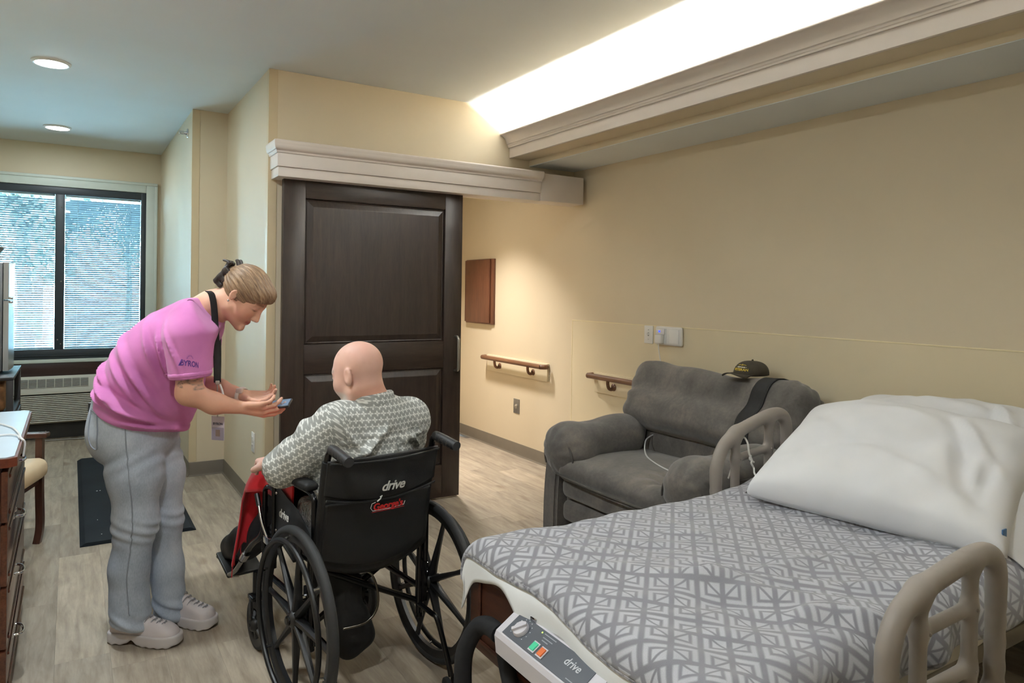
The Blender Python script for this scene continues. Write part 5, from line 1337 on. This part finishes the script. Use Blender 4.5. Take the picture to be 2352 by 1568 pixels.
def manuv(v):
    u = v[:, 0]+.0; w = v[:, 2].copy(); u = u-.6*np.sign(v[:, 0]-.07)*np.clip(v[:, 1]-.02, 0, 1)
    a = np.clip((-.10-v[:, 0])/.06, 0, 1); su = v @ np.array([-.62, .45, -.64]); sv = v @ np.array([-.55, .1, .75])
    return np.stack([u*(1-a)+a*(su+.4), w*(1-a)+a*(sv+.1)], 1)
shirt = organic('shirt', manshirt, (-.46, -.17, .44), (.48, .42, 1.06), .0062, M_SHIRT, man, 1, None, manuv, world=False)
# collar band
b = MB(); cpts = []
for k in range(28):
    a = 2*PI*k/28; cpts.append((.026+.069*math.cos(a), .040+.066*math.sin(a), 1.008+.014*math.cos(a+.9)))
vs = []; 
for (o_, h) in ((.022, -.034), (.017, -.006), (.009, .022), (.002, .028), (-.004, .018), (-.004, -.03)):
    for k, q in enumerate(cpts):
        a = 2*PI*k/28; vs.append((q[0]+o_*math.cos(a), q[1]+o_*math.sin(a), q[2]+h))
n = 28; fs = [(i*n+k, i*n+(k+1) % n, ((i+1) % 6)*n+(k+1) % n, ((i+1) % 6)*n+k) for i in range(6) for k in range(n)]
vv = np.array(vs); mk('collar', vv, fs, M_SHIRT, man, uv=np.stack([vv[:, 0]+vv[:, 1]*.7, vv[:, 2]], 1))
M_TROU = mat('dark_trousers', (30, 32, 38), .85, var=.12)
organic('trousers', lambda p: smin(smin(chain(p, [(-.085, .10, .56), (-.11, .50, .585), (-.125, .68, .39), (-.145, .86, .27)], [.088, .070, .062, .058], .04), chain(p, [(.085, .10, .56), (.11, .50, .585), (.125, .68, .39), (.145, .86, .27)], [.088, .070, .062, .058], .04), .04), rbox(p, (0, .10, .57), (.16, .11, .09), .06), .04)+.004*wob(p, 30, 1), (-.25, -.05, .13), (.25, .92, .70), .011, M_TROU, man, 2, world=False)
M_BSHOE = mat('black_shoe', (18, 18, 20), .55, var=.15)
for s in (-1, 1):
    R_ = basis((0, .30, .95), (1, 0, 0))
    sh_ = organic('shoe', lambda p: smin(smin(ell(p, (s*.155, .985, .245), (.056, .140, .056), R_), ell(p, (s*.155, .905, .275), (.052, .070, .080), R_), .04), rbox(p, (s*.155, .98, .205), (.051, .140, .014), .012, R_), .012), (s*.155-.085, .78, .10), (s*.155+.085, 1.18, .42), .007, M_BSHOE, man, 2, world=False)
# red throw over the lap
def throw():
    nu, nv = 70, 90; u, v = np.meshgrid(np.linspace(-1, 1, nu), np.linspace(0, 1, nv), indexing='ij')
    ys = np.interp(v, [0, .45, .56, .66, 1], [.20, .50, .590, .640, .750]); zs = np.interp(v, [0, .45, .56, .66, 1], [.700, .718, .702, .645, .345])
    x = u*.25; s = np.abs(u)
    leg = .020*np.cos(u*PI*2.0)*np.clip(v*3, 0, 1)
    drop = np.clip(s-.80, 0, 1)*.55
    z = zs-drop-.02*(1-np.cos(u*PI*2))*.4*np.clip(v*2, 0, 1); x = np.sign(u)*np.minimum(np.abs(x), np.interp(v, [0, .42, .52, 1], [.198, .198, .24, .24]))
    Q = np.stack([u.ravel(), v.ravel()*2.2, np.zeros(u.size)], 1).astype(np.float32)
    y = ys+.014*np.sin(u*14+v*2)*np.clip((v-.5)*2.4, 0, 1)+.012*wob(Q, 8, 3).reshape(u.shape); z = z+.007*wob(Q, 9, 5).reshape(u.shape)
    x = x+.012*np.sin(v*11+u)*np.clip(s-.5, 0, 1)-.03*np.clip(v-.6, 0, 1)*0
    V = np.stack([x.ravel(), y.ravel(), z.ravel()], 1); ii = np.arange(nu*nv).reshape(nu, nv)
    q = np.stack([ii[:-1, :-1].ravel(), ii[1:, :-1].ravel(), ii[1:, 1:].ravel(), ii[:-1, 1:].ravel()], 1)
    return V, q, V.reshape(nu, nv, 3)
V_, Q_, G_ = throw()
tw = thing('lap_blanket', 'bright red fringed blanket over the seated man\'s lap', 'blanket', WCL, WCR)
M_REDB = mat('red_fleece', (206, 22, 40), .85, var=.08, sheen=.3, bump=.1)
o = mk('blanket_cloth', V_, Q_, M_REDB, tw); m = o.modifiers.new('s', 'SOLIDIFY'); m.thickness = .007; m.offset = 0
for k in range(0, 70, 3):
    p_ = Vector(G_[k, -1]); MB().tube(spline([p_, p_+Vector((.004*math.sin(k), .004, -.02)), p_+Vector((-.004*math.sin(k*2), .008, -.042))], 4), .0022, 6).build('fringe', M_REDB, tw)

# ------------------------------------------------------------------ the standing woman, leaning over in profile
# her pose is laid out in image coordinates: a to the right and b down in pixels, cast along the camera's rays d metres deep; fixed numbers, one world point each
FPX = 1623.396
CAM_R, CAM_D, CAM_F = np.array((0.848662, -0.528738, 0.014443)), np.array((0.008978, -0.012904, -0.999876)), np.array((0.528859, 0.848687, -0.006204))  # camera right, down and forward axes, written out as constants
def W(a, b, d): return np.array((0, 0, 1.42))+d*(CAM_F+(a-1176)/FPX*CAM_R+(b-678.357)/FPX*CAM_D)  # image pixel at camera depth d to a world point
D0 = 2.89
wo = thing('person', 'person in a pink t-shirt and pale jeans bending forward with a phone', 'person', tuple(W(320, 1455, 2.88)[:2])+(0,))
S_ = np.array([CAM_R[0], CAM_R[1], 0]); S_ /= np.linalg.norm(S_); T_ = np.array([CAM_F[0], CAM_F[1], 0]); T_ /= np.linalg.norm(T_); Z_ = np.array([0, 0, 1.])
A_W = np.stack([S_, T_, Z_]).astype(np.float32)          # rows: level camera right (the way she faces), away from the camera, up
OW = W(330, 900, D0)
def loc(p): return (p-OW.astype(np.float32)) @ A_W.T       # into her frame, axes taken from the camera
def LP(u, v, d=D0): return tuple(((W(u, v, d)-OW) @ A_W.T).tolist())
def PR(r, d=D0): return r*d/FPX  # radius in image pixels to metres at depth d
TOR = [((318, 948), 88), ((338, 882), 84), ((376, 817), 81), ((417, 774), 71), ((450, 744), 51)]
def torso(q, grow=0.):
    e = q*V3((1, .74, 1)); return chain(e, [tuple(np.array(LP(*n))*np.array([1, .74, 1])) for n, _ in TOR], [PR(r)+grow for _, r in TOR], .06)
RSHO, LSHO = LP(432, 778, 2.725), LP(440, 770, 3.045)
RELB, RWRI = LP(434, 902, 2.70), LP(556, 936, 2.80)
LELB, LWRI = LP(452, 872, 3.03), LP(560, 908, 2.93)
hup = np.array([.72, .0, .69]); hup /= np.linalg.norm(hup); hfw = np.array([.69, -.04, -.72]); hfw -= hup*(hfw @ hup); hfw /= np.linalg.norm(hfw); hrt = np.cross(hfw, hup)
HW = np.array(LP(562, 683, 2.88)); HBW = np.stack([hrt, hfw, hup]).astype(np.float32); HS = .97
def whead(q): return head_sdf(((q-HW.astype(np.float32)) @ HBW.T)/np.float32(HS), .96, .76)*HS
RH, rt = mkhand(RWRI, (1, .10, -.10), (.05, .80, .55), -1, (.34, .40, .46, .55), (.30, .35), .04, .97)
LH, lt = mkhand(LWRI, (1, -.12, -.06), (-.05, -.45, .9), 1, (.30, .36, .42, .50), (.75, .05), .03, .93)
def wbody(p):
    q = loc(p); d = torso(q, -.045)
    d = smin(d, chain(q, [LP(455, 728, 2.885), LP(488, 706, 2.88), LP(522, 693, 2.88)], [PR(46), PR(37), PR(35)], .03), .03)
    h = np.linalg.norm(q-HW.astype(np.float32), axis=1)-.15; m = h < .09
    if m.any(): h[m] = whead(q[m])
    d = smin(d, h, .022)
    d = smin(d, chain(q, [RSHO, LP(436, 842, 2.71), RELB, LP(492, 926, 2.75), RWRI], [.050, .053, .045, .039, .025], .025), .03); d = smin(d, handsdf(q, RH), .012)
    d = smin(d, chain(q, [LSHO, LP(446, 826, 3.04), LELB, LP(505, 892, 2.98), LWRI], [.048, .048, .042, .036, .025], .025), .03); d = smin(d, handsdf(q, LH), .012)
    for L in (((300, 990, 2.81), (312, 1195, 2.81), (300, 1300, 2.81), (300, 1440, 2.82)), ((345, 990, 2.96), (372, 1190, 2.97), (380, 1300, 2.97), (390, 1405, 2.975))):
        d = smin(d, chain(q, [LP(*k) for k in L], [.075, .052, .045, .032], .03), .03)
    return d
def wcol(v):
    q = (v-OW) @ A_W.T.astype(float); h = ((q-HW) @ HBW.T.astype(float))/HS; c = np.tile(np.array(srgb(214, 166, 142)), (len(v), 1))
    f32 = v.astype(np.float32); c = c*(1+.04*wob(f32, 25, 4)[:, None]); hd = np.linalg.norm(q-HW, axis=1) < .19
    def blend(m, col, gate=None):
        nonlocal c
        m = np.clip(m, 0, 1)*(hd if gate is None else gate); c = c*(1-m[:, None])+np.array(col)*m[:, None]
    blend(np.exp(-((h[:, 2]+.025)**2+(np.abs(h[:, 0])-.045)**2+(h[:, 1]-.06)**2)/.0009)*.45, srgb(214, 140, 122))
    blend(np.exp(-((h[:, 2]+.0605)/.0085)**2)*np.clip((h[:, 1]-.079)/.005, 0, 1)*np.clip((.024-np.abs(h[:, 0]))/.006, 0, 1)*.8, srgb(176, 92, 90))
    blend(np.exp(-((h[:, 2]-.036+.10*np.clip(np.abs(h[:, 0])-.03, 0, 1))/.0045)**2)*np.clip((h[:, 1]-.045)/.01, 0, 1)*np.clip((np.abs(h[:, 0])-.010)/.004, 0, 1)*np.clip((.056-np.abs(h[:, 0]))/.006, 0, 1)*.8, srgb(120, 86, 62))
    blend(np.exp(-((h[:, 2]-.003)/.0030)**2-((np.abs(h[:, 0])-.034)/.015)**2)*np.clip((h[:, 1]-.055)/.01, 0, 1)*.9, srgb(70, 48, 40))
    blend(np.exp(-((h[:, 2]-.012)/.008)**2-((np.abs(h[:, 0])-.034)/.015)**2)*np.clip((h[:, 1]-.05)/.01, 0, 1)*.35, srgb(170, 112, 100))
    # leaf tattoo below the right sleeve
    a = np.array(LP(440, 884, 2.66)); r = q-a; near = (q[:, 1] < np.array(LP(436, 880, 2.70))[1]+.01)&(np.abs(r[:, 2]) < .045)&(np.abs(r[:, 0]) < .07)
    x, z = r[:, 0]/.056, r[:, 2]/.034
    tt = np.zeros(len(v))
    for (cx, cz, an, L, Wd) in ((-.55, .35, .6, .42, .16), (-.75, -.1, 2.4, .25, .12), (.15, .2, -.5, .5, .22), (.45, -.25, .9, .42, .22), (.7, .35, -.9, .35, .17), (.35, .5, .2, .3, .12)):
        u_ = (x-cx)*math.cos(an)+(z-cz)*math.sin(an); w_ = -(x-cx)*math.sin(an)+(z-cz)*math.cos(an); rr = (u_/L)**2+(w_/Wd)**2
        tt = np.maximum(tt, np.exp(-((rr-1)/.35)**2)*.8+(rr < 1)*.35)
    blend(tt*.85, srgb(96, 92, 90), near)
    return c
lo = OW+np.array([-.75, -.75, -1.0]); hi = OW+np.array([.80, .60, .70])
B0 = np.array([W(u, v, d) for u in (190, 690) for v in (590, 1500) for d in (2.55, 3.2)]); lo, hi = B0.min(0)-.03, B0.max(0)+.03
organic('body', wbody, lo, hi, .0048, M_SKIN, wo, 1, wcol)
# t-shirt
M_PINK = None
def pink():
    t = NT('pink_cotton'); co = t.coord(); t.base(t.ramp(t.noise(co, 8, 4), [(.3, srgb(190, 112, 170)), (.7, srgb(206, 128, 186))])); t.set(rough=.85, spec=.15, sheen=.2)
    t.bump(t.math('ADD', t.noise(co, 600, 2), t.noise(co, 24, 4, .55, 1.2)), .14, .006); return t.m
M_PINK = pink()
HN = np.array([-.40, 0, -.917], np.float32); HP = np.array(LP(318, 950), np.float32)
def pl(q, pt, n): n = V3(n); return (q-V3(pt)) @ (n/np.linalg.norm(n))
def wshirt(p):
    q = loc(p); d = torso(q)
    d = smin(d, ell(q, LP(395, 900), (PR(60), .15, PR(70))), .07)                       # cloth hanging off the belly
    d = smin(d, cone(q, LP(400, 925), LP(412, 965), PR(30), PR(22)), .05)
    d = smin(d, cone(q, LP(448, 740, 2.78), LP(448, 740, 2.99), PR(52), PR(52)), .05)
    for (A_, B_, dd, k) in ((RSHO, (437, 862), 2.705, 1), (LSHO, (446, 842), 3.045, -1)):
        sl = cone(q, A_, LP(B_[0], B_[1], dd), PR(56, dd), PR(46, dd)); sl = smax(sl, pl(q, LP(B_[0], B_[1]+6, dd), (.10, 0, -1)), .006)
        d = smin(d, sl, .035)
    x, z = q[:, 0], q[:, 2]
    # folds: gathered at the waist, pulled from the armpit
    for (u, v, a, w, L, h) in ((285, 850, -.75, .010, .10, .010), (300, 880, -.6, .011, .12, .011), (330, 900, -.5, .011, .13, .010), (350, 865, -.95, .012, .12, .009), (360, 930, -.55, .011, .12, .012), (390, 885, -1.1, .012, .10, .010), (280, 900, -.45, .009, .09, .008), (400, 800, -1.25, .010, .10, .008), (340, 800, -.9, .014, .10, .006), (385, 965, -.4, .010, .08, .010), (425, 800, -1.35, .008, .09, .008), (462, 790, -1.1, .008, .08, .008)):
        c = LP(u, v); ca, sa = math.cos(a), math.sin(a); du = (x-c[0])*ca+(z-c[2])*sa; dv = -(x-c[0])*sa+(z-c[2])*ca
        d = d-2.0*h*np.exp(-((dv+.8*du*du)/w)**2-(du/L)**2)+.8*h*np.exp(-((dv+.8*du*du-1.8*w)/w)**2-(du/L)**2)
    d = d+.003*wob(p, 28, 7)
    d = smax(d, pl(q, LP(318, 952), (-.40, 0, -.917)), .008)
    nk = pl(q, LP(486, 702), (.80, 0, .60)); return smax(d, nk, .012)
organic('t_shirt', wshirt, lo, hi, .0062, M_PINK, wo, 1)
# jeans
def jeans_mat():
    t = NT('pale_denim'); co = t.coord(); n = t.noise(co, 4, 4, .6); f = t.noise(t.vmath('MULTIPLY', co, (1, 1, .35)), 260, 3)
    c = t.ramp(t.math('ADD', t.math('MULTIPLY', n, .7), t.math('MULTIPLY', f, .3)), [(.32, srgb(152, 163, 178)), (.5, srgb(178, 188, 202)), (.7, srgb(204, 212, 222))])
    t.base(c); t.set(rough=.85, spec=.15); t.bump(f, .12, .002); return t.m
M_DEN = jeans_mat(); M_DENS = mat('denim_seam', (140, 148, 160), .85)
RL = [((300, 985), 63), ((311, 1090), 57), ((313, 1195), 45), ((297, 1300), 40), ((299, 1425), 44)]
LL = [((344, 985), 60), ((364, 1090), 54), ((374, 1190), 40), ((382, 1300), 34), ((393, 1405), 36)]
def wjeans(p):
    q = loc(p); e = q*V3((1, .80, 1))
    d = chain(e, [tuple(np.array(LP(*n))*np.array([1, .80, 1])) for n in ((318, 925), (312, 985))], [PR(88), PR(90)], .05)
    d = smin(d, ell(q, LP(262, 990, 2.83), (PR(52), .085, PR(62))), .05); d = smin(d, ell(q, LP(272, 990, 2.97), (PR(50), .085, PR(60))), .05)
    for Lg, dd in ((RL, 2.81), (LL, 2.97)):
        g = chain(q, [LP(*n, dd) for n, _ in Lg], [PR(r, dd) for _, r in Lg], .04)
        x, z = q[:, 0], q[:, 2]; kz = LP(310, 1200)[2]; hz = LP(310, 1410)[2]
        side = np.exp(-((z-kz)/.05)**2); g = g+.006*np.sin(z*130+x*70+4*wob(p, 14, 3))*side*(.6+.4*wob(p, 18, 8))+.008*np.sin(z*110+x*65+3*wob(p, 14, 5))*np.exp(-((z-hz)/.045)**2)
        g = g+.004*np.sin(z*95-x*60+4*wob(p, 7, 6))*np.exp(-((z-LP(310, 1040)[2])/.06)**2)
        Ln = Lg[-1][0]; g = smax(g, pl(q, LP(Ln[0], Ln[1]+9, dd), (-.30, 0, -.95)), .008)
        d = smin(d, g, .012)
    d = d+.003*wob(p, 24, 17)
    return smax(d, pl(q, LP(318, 895), (.4, 0, .9)), .01)
jn = organic('jeans', wjeans, lo, hi, .0062, M_DEN, wo, 1)
def wline(pts, dd, fn, off): return settle([Vector(W(u, v, dd).tolist()) for u, v in pts], fn, off)
def spl2(pts, n): return [(a.x, a.y) for a in spline([(x, y, 0) for x, y in pts], n)]
MB().tube(wline(spl2([(287, 962), (290, 1040), (298, 1120), (302, 1200), (296, 1280), (290, 1350), (296, 1425)], 6), 2.70, wjeans, .0005), .0022, 6).build('side_seam', M_DENS, jn, world=True)
pk = wline(spl2([(216, 938), (214, 985), (222, 1016), (240, 1022), (245, 1010)], 5), 2.74, wjeans, .001); MB().tube(pk, .003, 6).tube(wline(spl2([(216, 940), (232, 944), (246, 950)], 4), 2.74, wjeans, .001), .0035, 6).tube(wline(spl2([(246, 950), (247, 985), (245, 1012)], 4), 2.74, wjeans, .001), .003, 6).build('back_pocket', M_DENS, jn, world=True)
c_ = W(213, 931, 2.80); MB().box((c_[0]-.016, c_[1]-.008, c_[2]-.05), (c_[0]+.016, c_[1]+.008, c_[2]+.012), .004).build('pocket_clip', M_BLACKP, wo, world=True)
# shoes
M_SHOE = mat('white_leather', (214, 206, 208), .5, var=.03); M_SOLE = mat('white_rubber', (206, 200, 200), .6, var=.03); M_LACE = mat('lace', (150, 148, 152), .8)
def shoe(hx, hy, tx, ty):
    A_ = np.array([hx, hy, 0.]); F_ = np.array([tx-hx, ty-hy, 0.]); L = np.linalg.norm(F_); F_ /= L; R_ = np.array([F_[1], -F_[0], 0]); Bs = np.stack([F_, R_, Z_]).astype(np.float32)
    def lc(p): return (p-A_.astype(np.float32)) @ Bs.T
    def hw(x): return .031+.014*np.clip((x-.05)/.13, 0, 1)-.030*np.clip((x-.20)/(L-.20+.012), 0, 1.3)**2.2+.004*np.cos(x*22)-.012*np.clip((.03-x)/.04, 0, 1)
    def upper(p):
        q = lc(p); x, y, z = q[:, 0], q[:, 1], q[:, 2]; top = np.interp(x, [-.01, .02, .07, .11, .17, .23, .28], [.140, .150, .150, .132, .098, .082, .066]).astype(np.float32)
        w = hw(x)*(1-.38*np.clip((z-.05)/.09, 0, 1)); d = smax(np.abs(y)-w, z-top, .03); d = smax(d, smax(-x-.004, x-L-.004, .01), .03); return smax(d, .034-z, .006)+.0015*wob(p, 60, 3)
    def sole(p):
        q = lc(p); x, y, z = q[:, 0], q[:, 1], q[:, 2]; w = hw(x)+.007; d = smax(np.abs(y)-w, smax(-x-.010, x-L-.012, .02), .025)
        bot = .004*(np.sin(x*190)*.5+.5)+.020*np.exp(-((x-.105)/.022)**2)+.012*np.clip((x-L+.03)/.04, 0, 1)**2; return smax(smax(d, z-.046, .006), bot-z, .004)
    lo_, hi_ = np.minimum(A_, A_+F_*L)-.08, np.maximum(A_, A_+F_*L)+.08; lo_[2] = -.01; hi_[2] = .19
    sh = organic('shoe', upper, lo_, hi_, .0048, M_SHOE, wo, 1); organic('sole', sole, lo_, hi_, .0042, M_SOLE, sh, 1)
    b = MB()
    for k in range(6):
        x = .115+k*.020; z = float(np.interp(x, [-.01, .02, .07, .11, .17, .23, .28], [.140, .150, .150, .132, .098, .082, .066])); w = .026-.001*k
        for s in (-1, 1):
            pts = [A_+F_*x+R_*s*w*1.15+Z_*(z-.014), A_+F_*(x+.006)+R_*s*w*.5+Z_*(z+.001), A_+F_*(x+.012)-R_*s*w*.35+Z_*(z-.001)]; b.tube(spline([p.tolist() for p in pts], 4), .0024, 6)
    b.build('laces', M_LACE, sh, world=True)
shoe(.150, 3.232, .372, 3.060); shoe(.325, 3.322, .515, 3.145)
# hair
def hair_mat():
    t = NT('brown_blond_hair'); co = t.coord('UV'); s = t.vmath('MULTIPLY', co, (1, 9, 1)); n = t.noise(s, 22, 4, .6); n2 = t.noise(s, 90, 2)
    t.base(t.ramp(t.math('ADD', t.math('MULTIPLY', n, .7), t.math('MULTIPLY', n2, .3)), [(.34, srgb(84, 62, 46)), (.5, srgb(134, 106, 80)), (.68, srgb(184, 154, 122))])); t.set(rough=.42, spec=.5)
    t.bump(t.math('ADD', n, n2), .35, .006); return t.m
M_HAIR = hair_mat()
def hl(q): return ((q-HW.astype(np.float32)) @ HBW.T)/np.float32(HS)
CLIP = (.0, -.120, .015)
def whair(p):
    h = hl(loc(p)); d = ell(h, (0, -.020, .038), (.086, .106, .094))
    d = smin(d, ell(h, (0, .055, .070), (.062, .040, .040)), .03)
    pd = -((h-V3((0, .088, .050))) @ V3((0, -.60, .80)))-.018*np.clip((np.abs(h[:, 0])-.03)/.05, 0, 1)*np.clip((h[:, 1]+.03)/.06, 0, 1)
    d = smax(d, pd, .010)
    # swept strands towards the clip
    r = np.hypot(h[:, 0], h[:, 2]-.04); th = np.arctan2(h[:, 2]-.05, h[:, 0]); d = d+.0022*np.sin(th*26+3*np.sin(h[:, 1]*30))
    bun = smin(ell(h, (0, -.112, .022), (.032, .024, .036)), cone(h, (-.02, -.118, .050), (.022, -.118, -.005), .014), .015); bun = bun+.003*np.sin(h[:, 2]*260+h[:, 0]*120)
    return smin(d, bun, .012)*HS
def hairuv(v):
    h = hl(loc(v.astype(np.float32))).astype(float); c = h-np.array(CLIP); r = np.linalg.norm(c, axis=1); return np.stack([r, np.arctan2(c[:, 2]+.2*c[:, 1], c[:, 0]+1e-6)*.12+c[:, 0]*.3], 1)
hc = (OW+HW @ A_W)
organic('hair', whair, hc-.19, hc+.19, .0036, M_HAIR, wo, 1, None, hairuv)
def H2W(x, y, z): return OW+(HW+(np.array([x, y, z])*HS) @ HBW) @ A_W
b = MB()
for k in range(7):   # loose wisps at the nape
    p0 = H2W(.02-.007*k, -.085, -.045+.004*k); b.tube(spline([p0.tolist(), (p0+np.array([-.010, 0, .012+.002*k])).tolist(), (p0+np.array([-.026-.003*k, .002*k, .010+.004*k])).tolist()], 4), .0005, 4)
b.build('hair_wisps', M_HAIR, wo, world=True)
M_CLIP = mat('clip_plastic', (44, 36, 36), .4)
def clipf(p):
    h = hl(loc(p)); hx = h.copy(); hx[:, 0] = np.abs(h[:, 0])
    d = rbox(hx, (.018, -.138, .028), (.012, .008, .034), .005, basis((0, -.25, .97), (1, 0, 0)))
    d = smin(d, rbox(hx, (.036, -.118, .030), (.007, .022, .012), .005), .01); d = smin(d, rbox(hx, (.036, -.112, -.004), (.007, .022, .011), .005), .01); d = smin(d, rbox(hx, (.030, -.108, -.032), (.008, .018, .011), .005), .01)
    d = smin(d, rbox(hx, (.034, -.128, .000), (.007, .008, .040), .005), .01)
    d = smin(d, rbox(hx, (.012, -.160, .052), (.011, .017, .005), .004, basis((0, -.5, .86), (1, 0, 0))), .006); d = smin(d, rbox(hx, (.016, -.118, .080), (.012, .020, .006), .005, basis((0, .45, .9), (1, 0, 0))), .008)
    return d*HS
organic('hair_clip', clipf, hc-.22, hc+.16, .0032, M_CLIP, wo, 1)
organic('neck_band', lambda p: smax(np.abs(pl(loc(p), LP(486, 702), (.80, 0, .60))+.008)-.009, wshirt(p)-.0030, .004), OW+(np.array(LP(475, 705))-.2) @ A_W-.05, OW+(np.array(LP(475, 705))+.0) @ A_W+.22, .0045, M_PINK, wo, 1)
_sc = np.array(LP(437, 858, 2.705)); _sw = OW+_sc @ A_W
organic('sleeve_hem', lambda p: smax(smax(np.abs(pl(loc(p), LP(437, 858, 2.705), (.10, 0, -1)))-.009, wshirt(p)-.0022, .003), np.linalg.norm(loc(p)-V3(_sc), axis=1)-.115, .004), _sw-.13, _sw+.13, .0045, M_PINK, wo, 1)
e_ = H2W(.084, -.012, -.034); MB().sphere(e_.tolist(), .0048, n=10, m=8).build('earring', M_CHROME, wo, world=True)
# lanyard and badge
def wpts(L, dd): return [Vector(W(u, v, dd).tolist()) for u, v in L]
M_LAN = mat('black_lanyard', (18, 17, 19), .75, var=.1)
lp = spline(wpts([(478, 668), (486, 676), (491, 700), (494, 740), (497, 800), (499, 878)], 2.805), 6)
TT = Vector(T_.tolist()); SS = Vector(S_.tolist())
o = ribbon('lanyard', lp, (SS*.8+TT*.6).normalized(), .0125, .0022, M_LAN, wo); o2 = ribbon('lanyard', spline(wpts([(478, 668), (489, 678), (497, 710), (500, 760), (501, 820), (500, 878)], 2.93), 6), (SS*.8+TT*.6).normalized(), .0125, .0022, M_LAN, wo)
p0, p1 = W(499, 878, 2.80), W(500, 958, 2.80)
MB().tube([p0.tolist(), p1.tolist()], .0028, 8).box((p0-.008).tolist(), (p0+.008).tolist(), .003).build('lanyard_clip', M_STEEL, wo, world=True)
pc = spline([W(505, 882, 2.79).tolist(), W(510, 895, 2.79).tolist(), W(514, 912, 2.79).tolist()], 4); MB().tube(pc, .004, 6).build('pen', M_WHITE, wo, world=True)
bx = Vector((SS*.97-TT*.22)).normalized(); by = Vector((0, 0, 1))
def card(u, v, dd, w, h, m, name, parent, off=0., th=.0015):
    c = Vector(W(u, v, dd).tolist())+bx.cross(by)*off; M_ = frame(c, bx, by); vs = [M_ @ Vector((x*w/2, y*h/2, z*th/2)) for z in (-1, 1) for y in (-1, 1) for x in (-1, 1)]
    return MB().add(vs, [(0, 1, 3, 2), (4, 6, 7, 5), (0, 4, 5, 1), (2, 3, 7, 6), (0, 2, 6, 4), (1, 5, 7, 3)]).build(name, m, parent, smooth=False, world=True)
bd = card(500.5, 983, 2.80, .057, .094, mat('badge_card', (196, 186, 200), .35), 'id_badge', wo)
card(500.5, 996, 2.80, .052, .050, mat('badge_lower', (150, 142, 158), .35), 'badge_panel', bd, .0012, .001)
card(501, 994, 2.80, .019, .026, mat('badge_photo', (128, 108, 100), .5), 'badge_photo', bd, .0022, .001)
text('badge_lettering', 'BYRON', .013, frame(Vector(W(501, 973, 2.80).tolist())+bx.cross(by)*.0016, bx, by), mat('badge_ink', (70, 66, 92), .5), bd, world=True, bold=.0003)
# sleeve print
M_PRINT = mat('sleeve_print', (98, 56, 138), .8)
def onsleeve(u, v, sc=.0018):
    def fn(x, y, z):
        p = W(u+x*FPX/2.66, v-y*FPX/2.66, 2.60); return p
    return fn
def print_on(name, v3, f3):
    v3 = np.array(v3); pts = [Vector(p) for p in v3.tolist()]; out = settle(pts, wshirt, .0012, 30); mk(name, [q[:] for q in out], f3, M_PRINT, wo, smooth=False, world=True)
v_, f_3 = text_mesh('BYRON', .030, 0, .0008, extrude=0)
ct = math.cos(-.10); stt = math.sin(-.10)
print_on('sleeve_lettering', [W(440+(x*ct-y*stt)*FPX/2.68, 836-(x*stt+y*ct)*FPX/2.68, 2.62) for x, y, z in v_], f_3)
vs = []; fs = []
for k in range(9):
    a = .35+k*(PI-.7)/8
    for r, w in ((.013, .10), (.021, .0)):
        for s in ((-1, 1) if w else (0,)):
            vs.append(W(438+r*math.cos(a+s*w)*FPX/2.68, 826-r*math.sin(a+s*w)*FPX/2.68, 2.62))
    n0 = k*3; fs.append((n0, n0+1, n0+2))
print_on('sleeve_emblem', vs, fs)
# watch on the left wrist
wd = (Vector(LP(560, 908, 2.93))-Vector(LELB)).normalized(); wl = Vector(LWRI)-wd*.012
def L2W(q): return Vector((OW+np.array(q[:]) @ A_W).tolist())
m_ = MB().torus(wl, .0285, .006, wd, 28, 8, 1.6); m_.v = [L2W(Vector(x))[:] for x in m_.v]; wb_ = m_.build('watch_strap', mat('watch_band', (220, 206, 196), .5), wo, world=True)
wf = wl+Vector((.0, -.75, .66)).normalized()*.030; m_ = MB().box(wf-Vector((.014, .010, .011)), wf+Vector((.014, .010, .011)), .006, 3); m_.v = [L2W(Vector(x))[:] for x in m_.v]; m_.build('watch_case', mat('watch_case', (214, 200, 190), .3, .4), wo, world=True)
# phone held in the right hand
pn_ = Vector((-.12, -.26, .95)).normalized(); pxd = Vector((1, .02, .20)); pxd = (pxd-pn_*pxd.dot(pn_)).normalized(); pyd = pn_.cross(pxd)
pcn = Vector(LP(625, 930, 2.865))
ph = thing('phone', 'black smartphone held out in the woman\'s hand', 'phone', tuple(L2W(pcn)))
def pbox(name, hx, hy, z0, z1, m, parent, bev=.004):
    q = MB().box((-hx, -hy, z0), (hx, hy, z1), bev, 3); q.v = [L2W(pcn+pxd*x+pyd*y+pn_*z)[:] for x, y, z in q.v]; return q.build(name, m, parent, world=True)
pbox('phone_case', .076, .037, -.0055, .0045, M_BLACKP, ph, .004); pbox('screen', .071, .033, .0046, .0052, emis('phone_screen', (.10, .14, .20), .35), ph, .0003)
pbox('camera_bump', .014, .014, -.0075, -.0056, M_BLACKP, ph, .001)
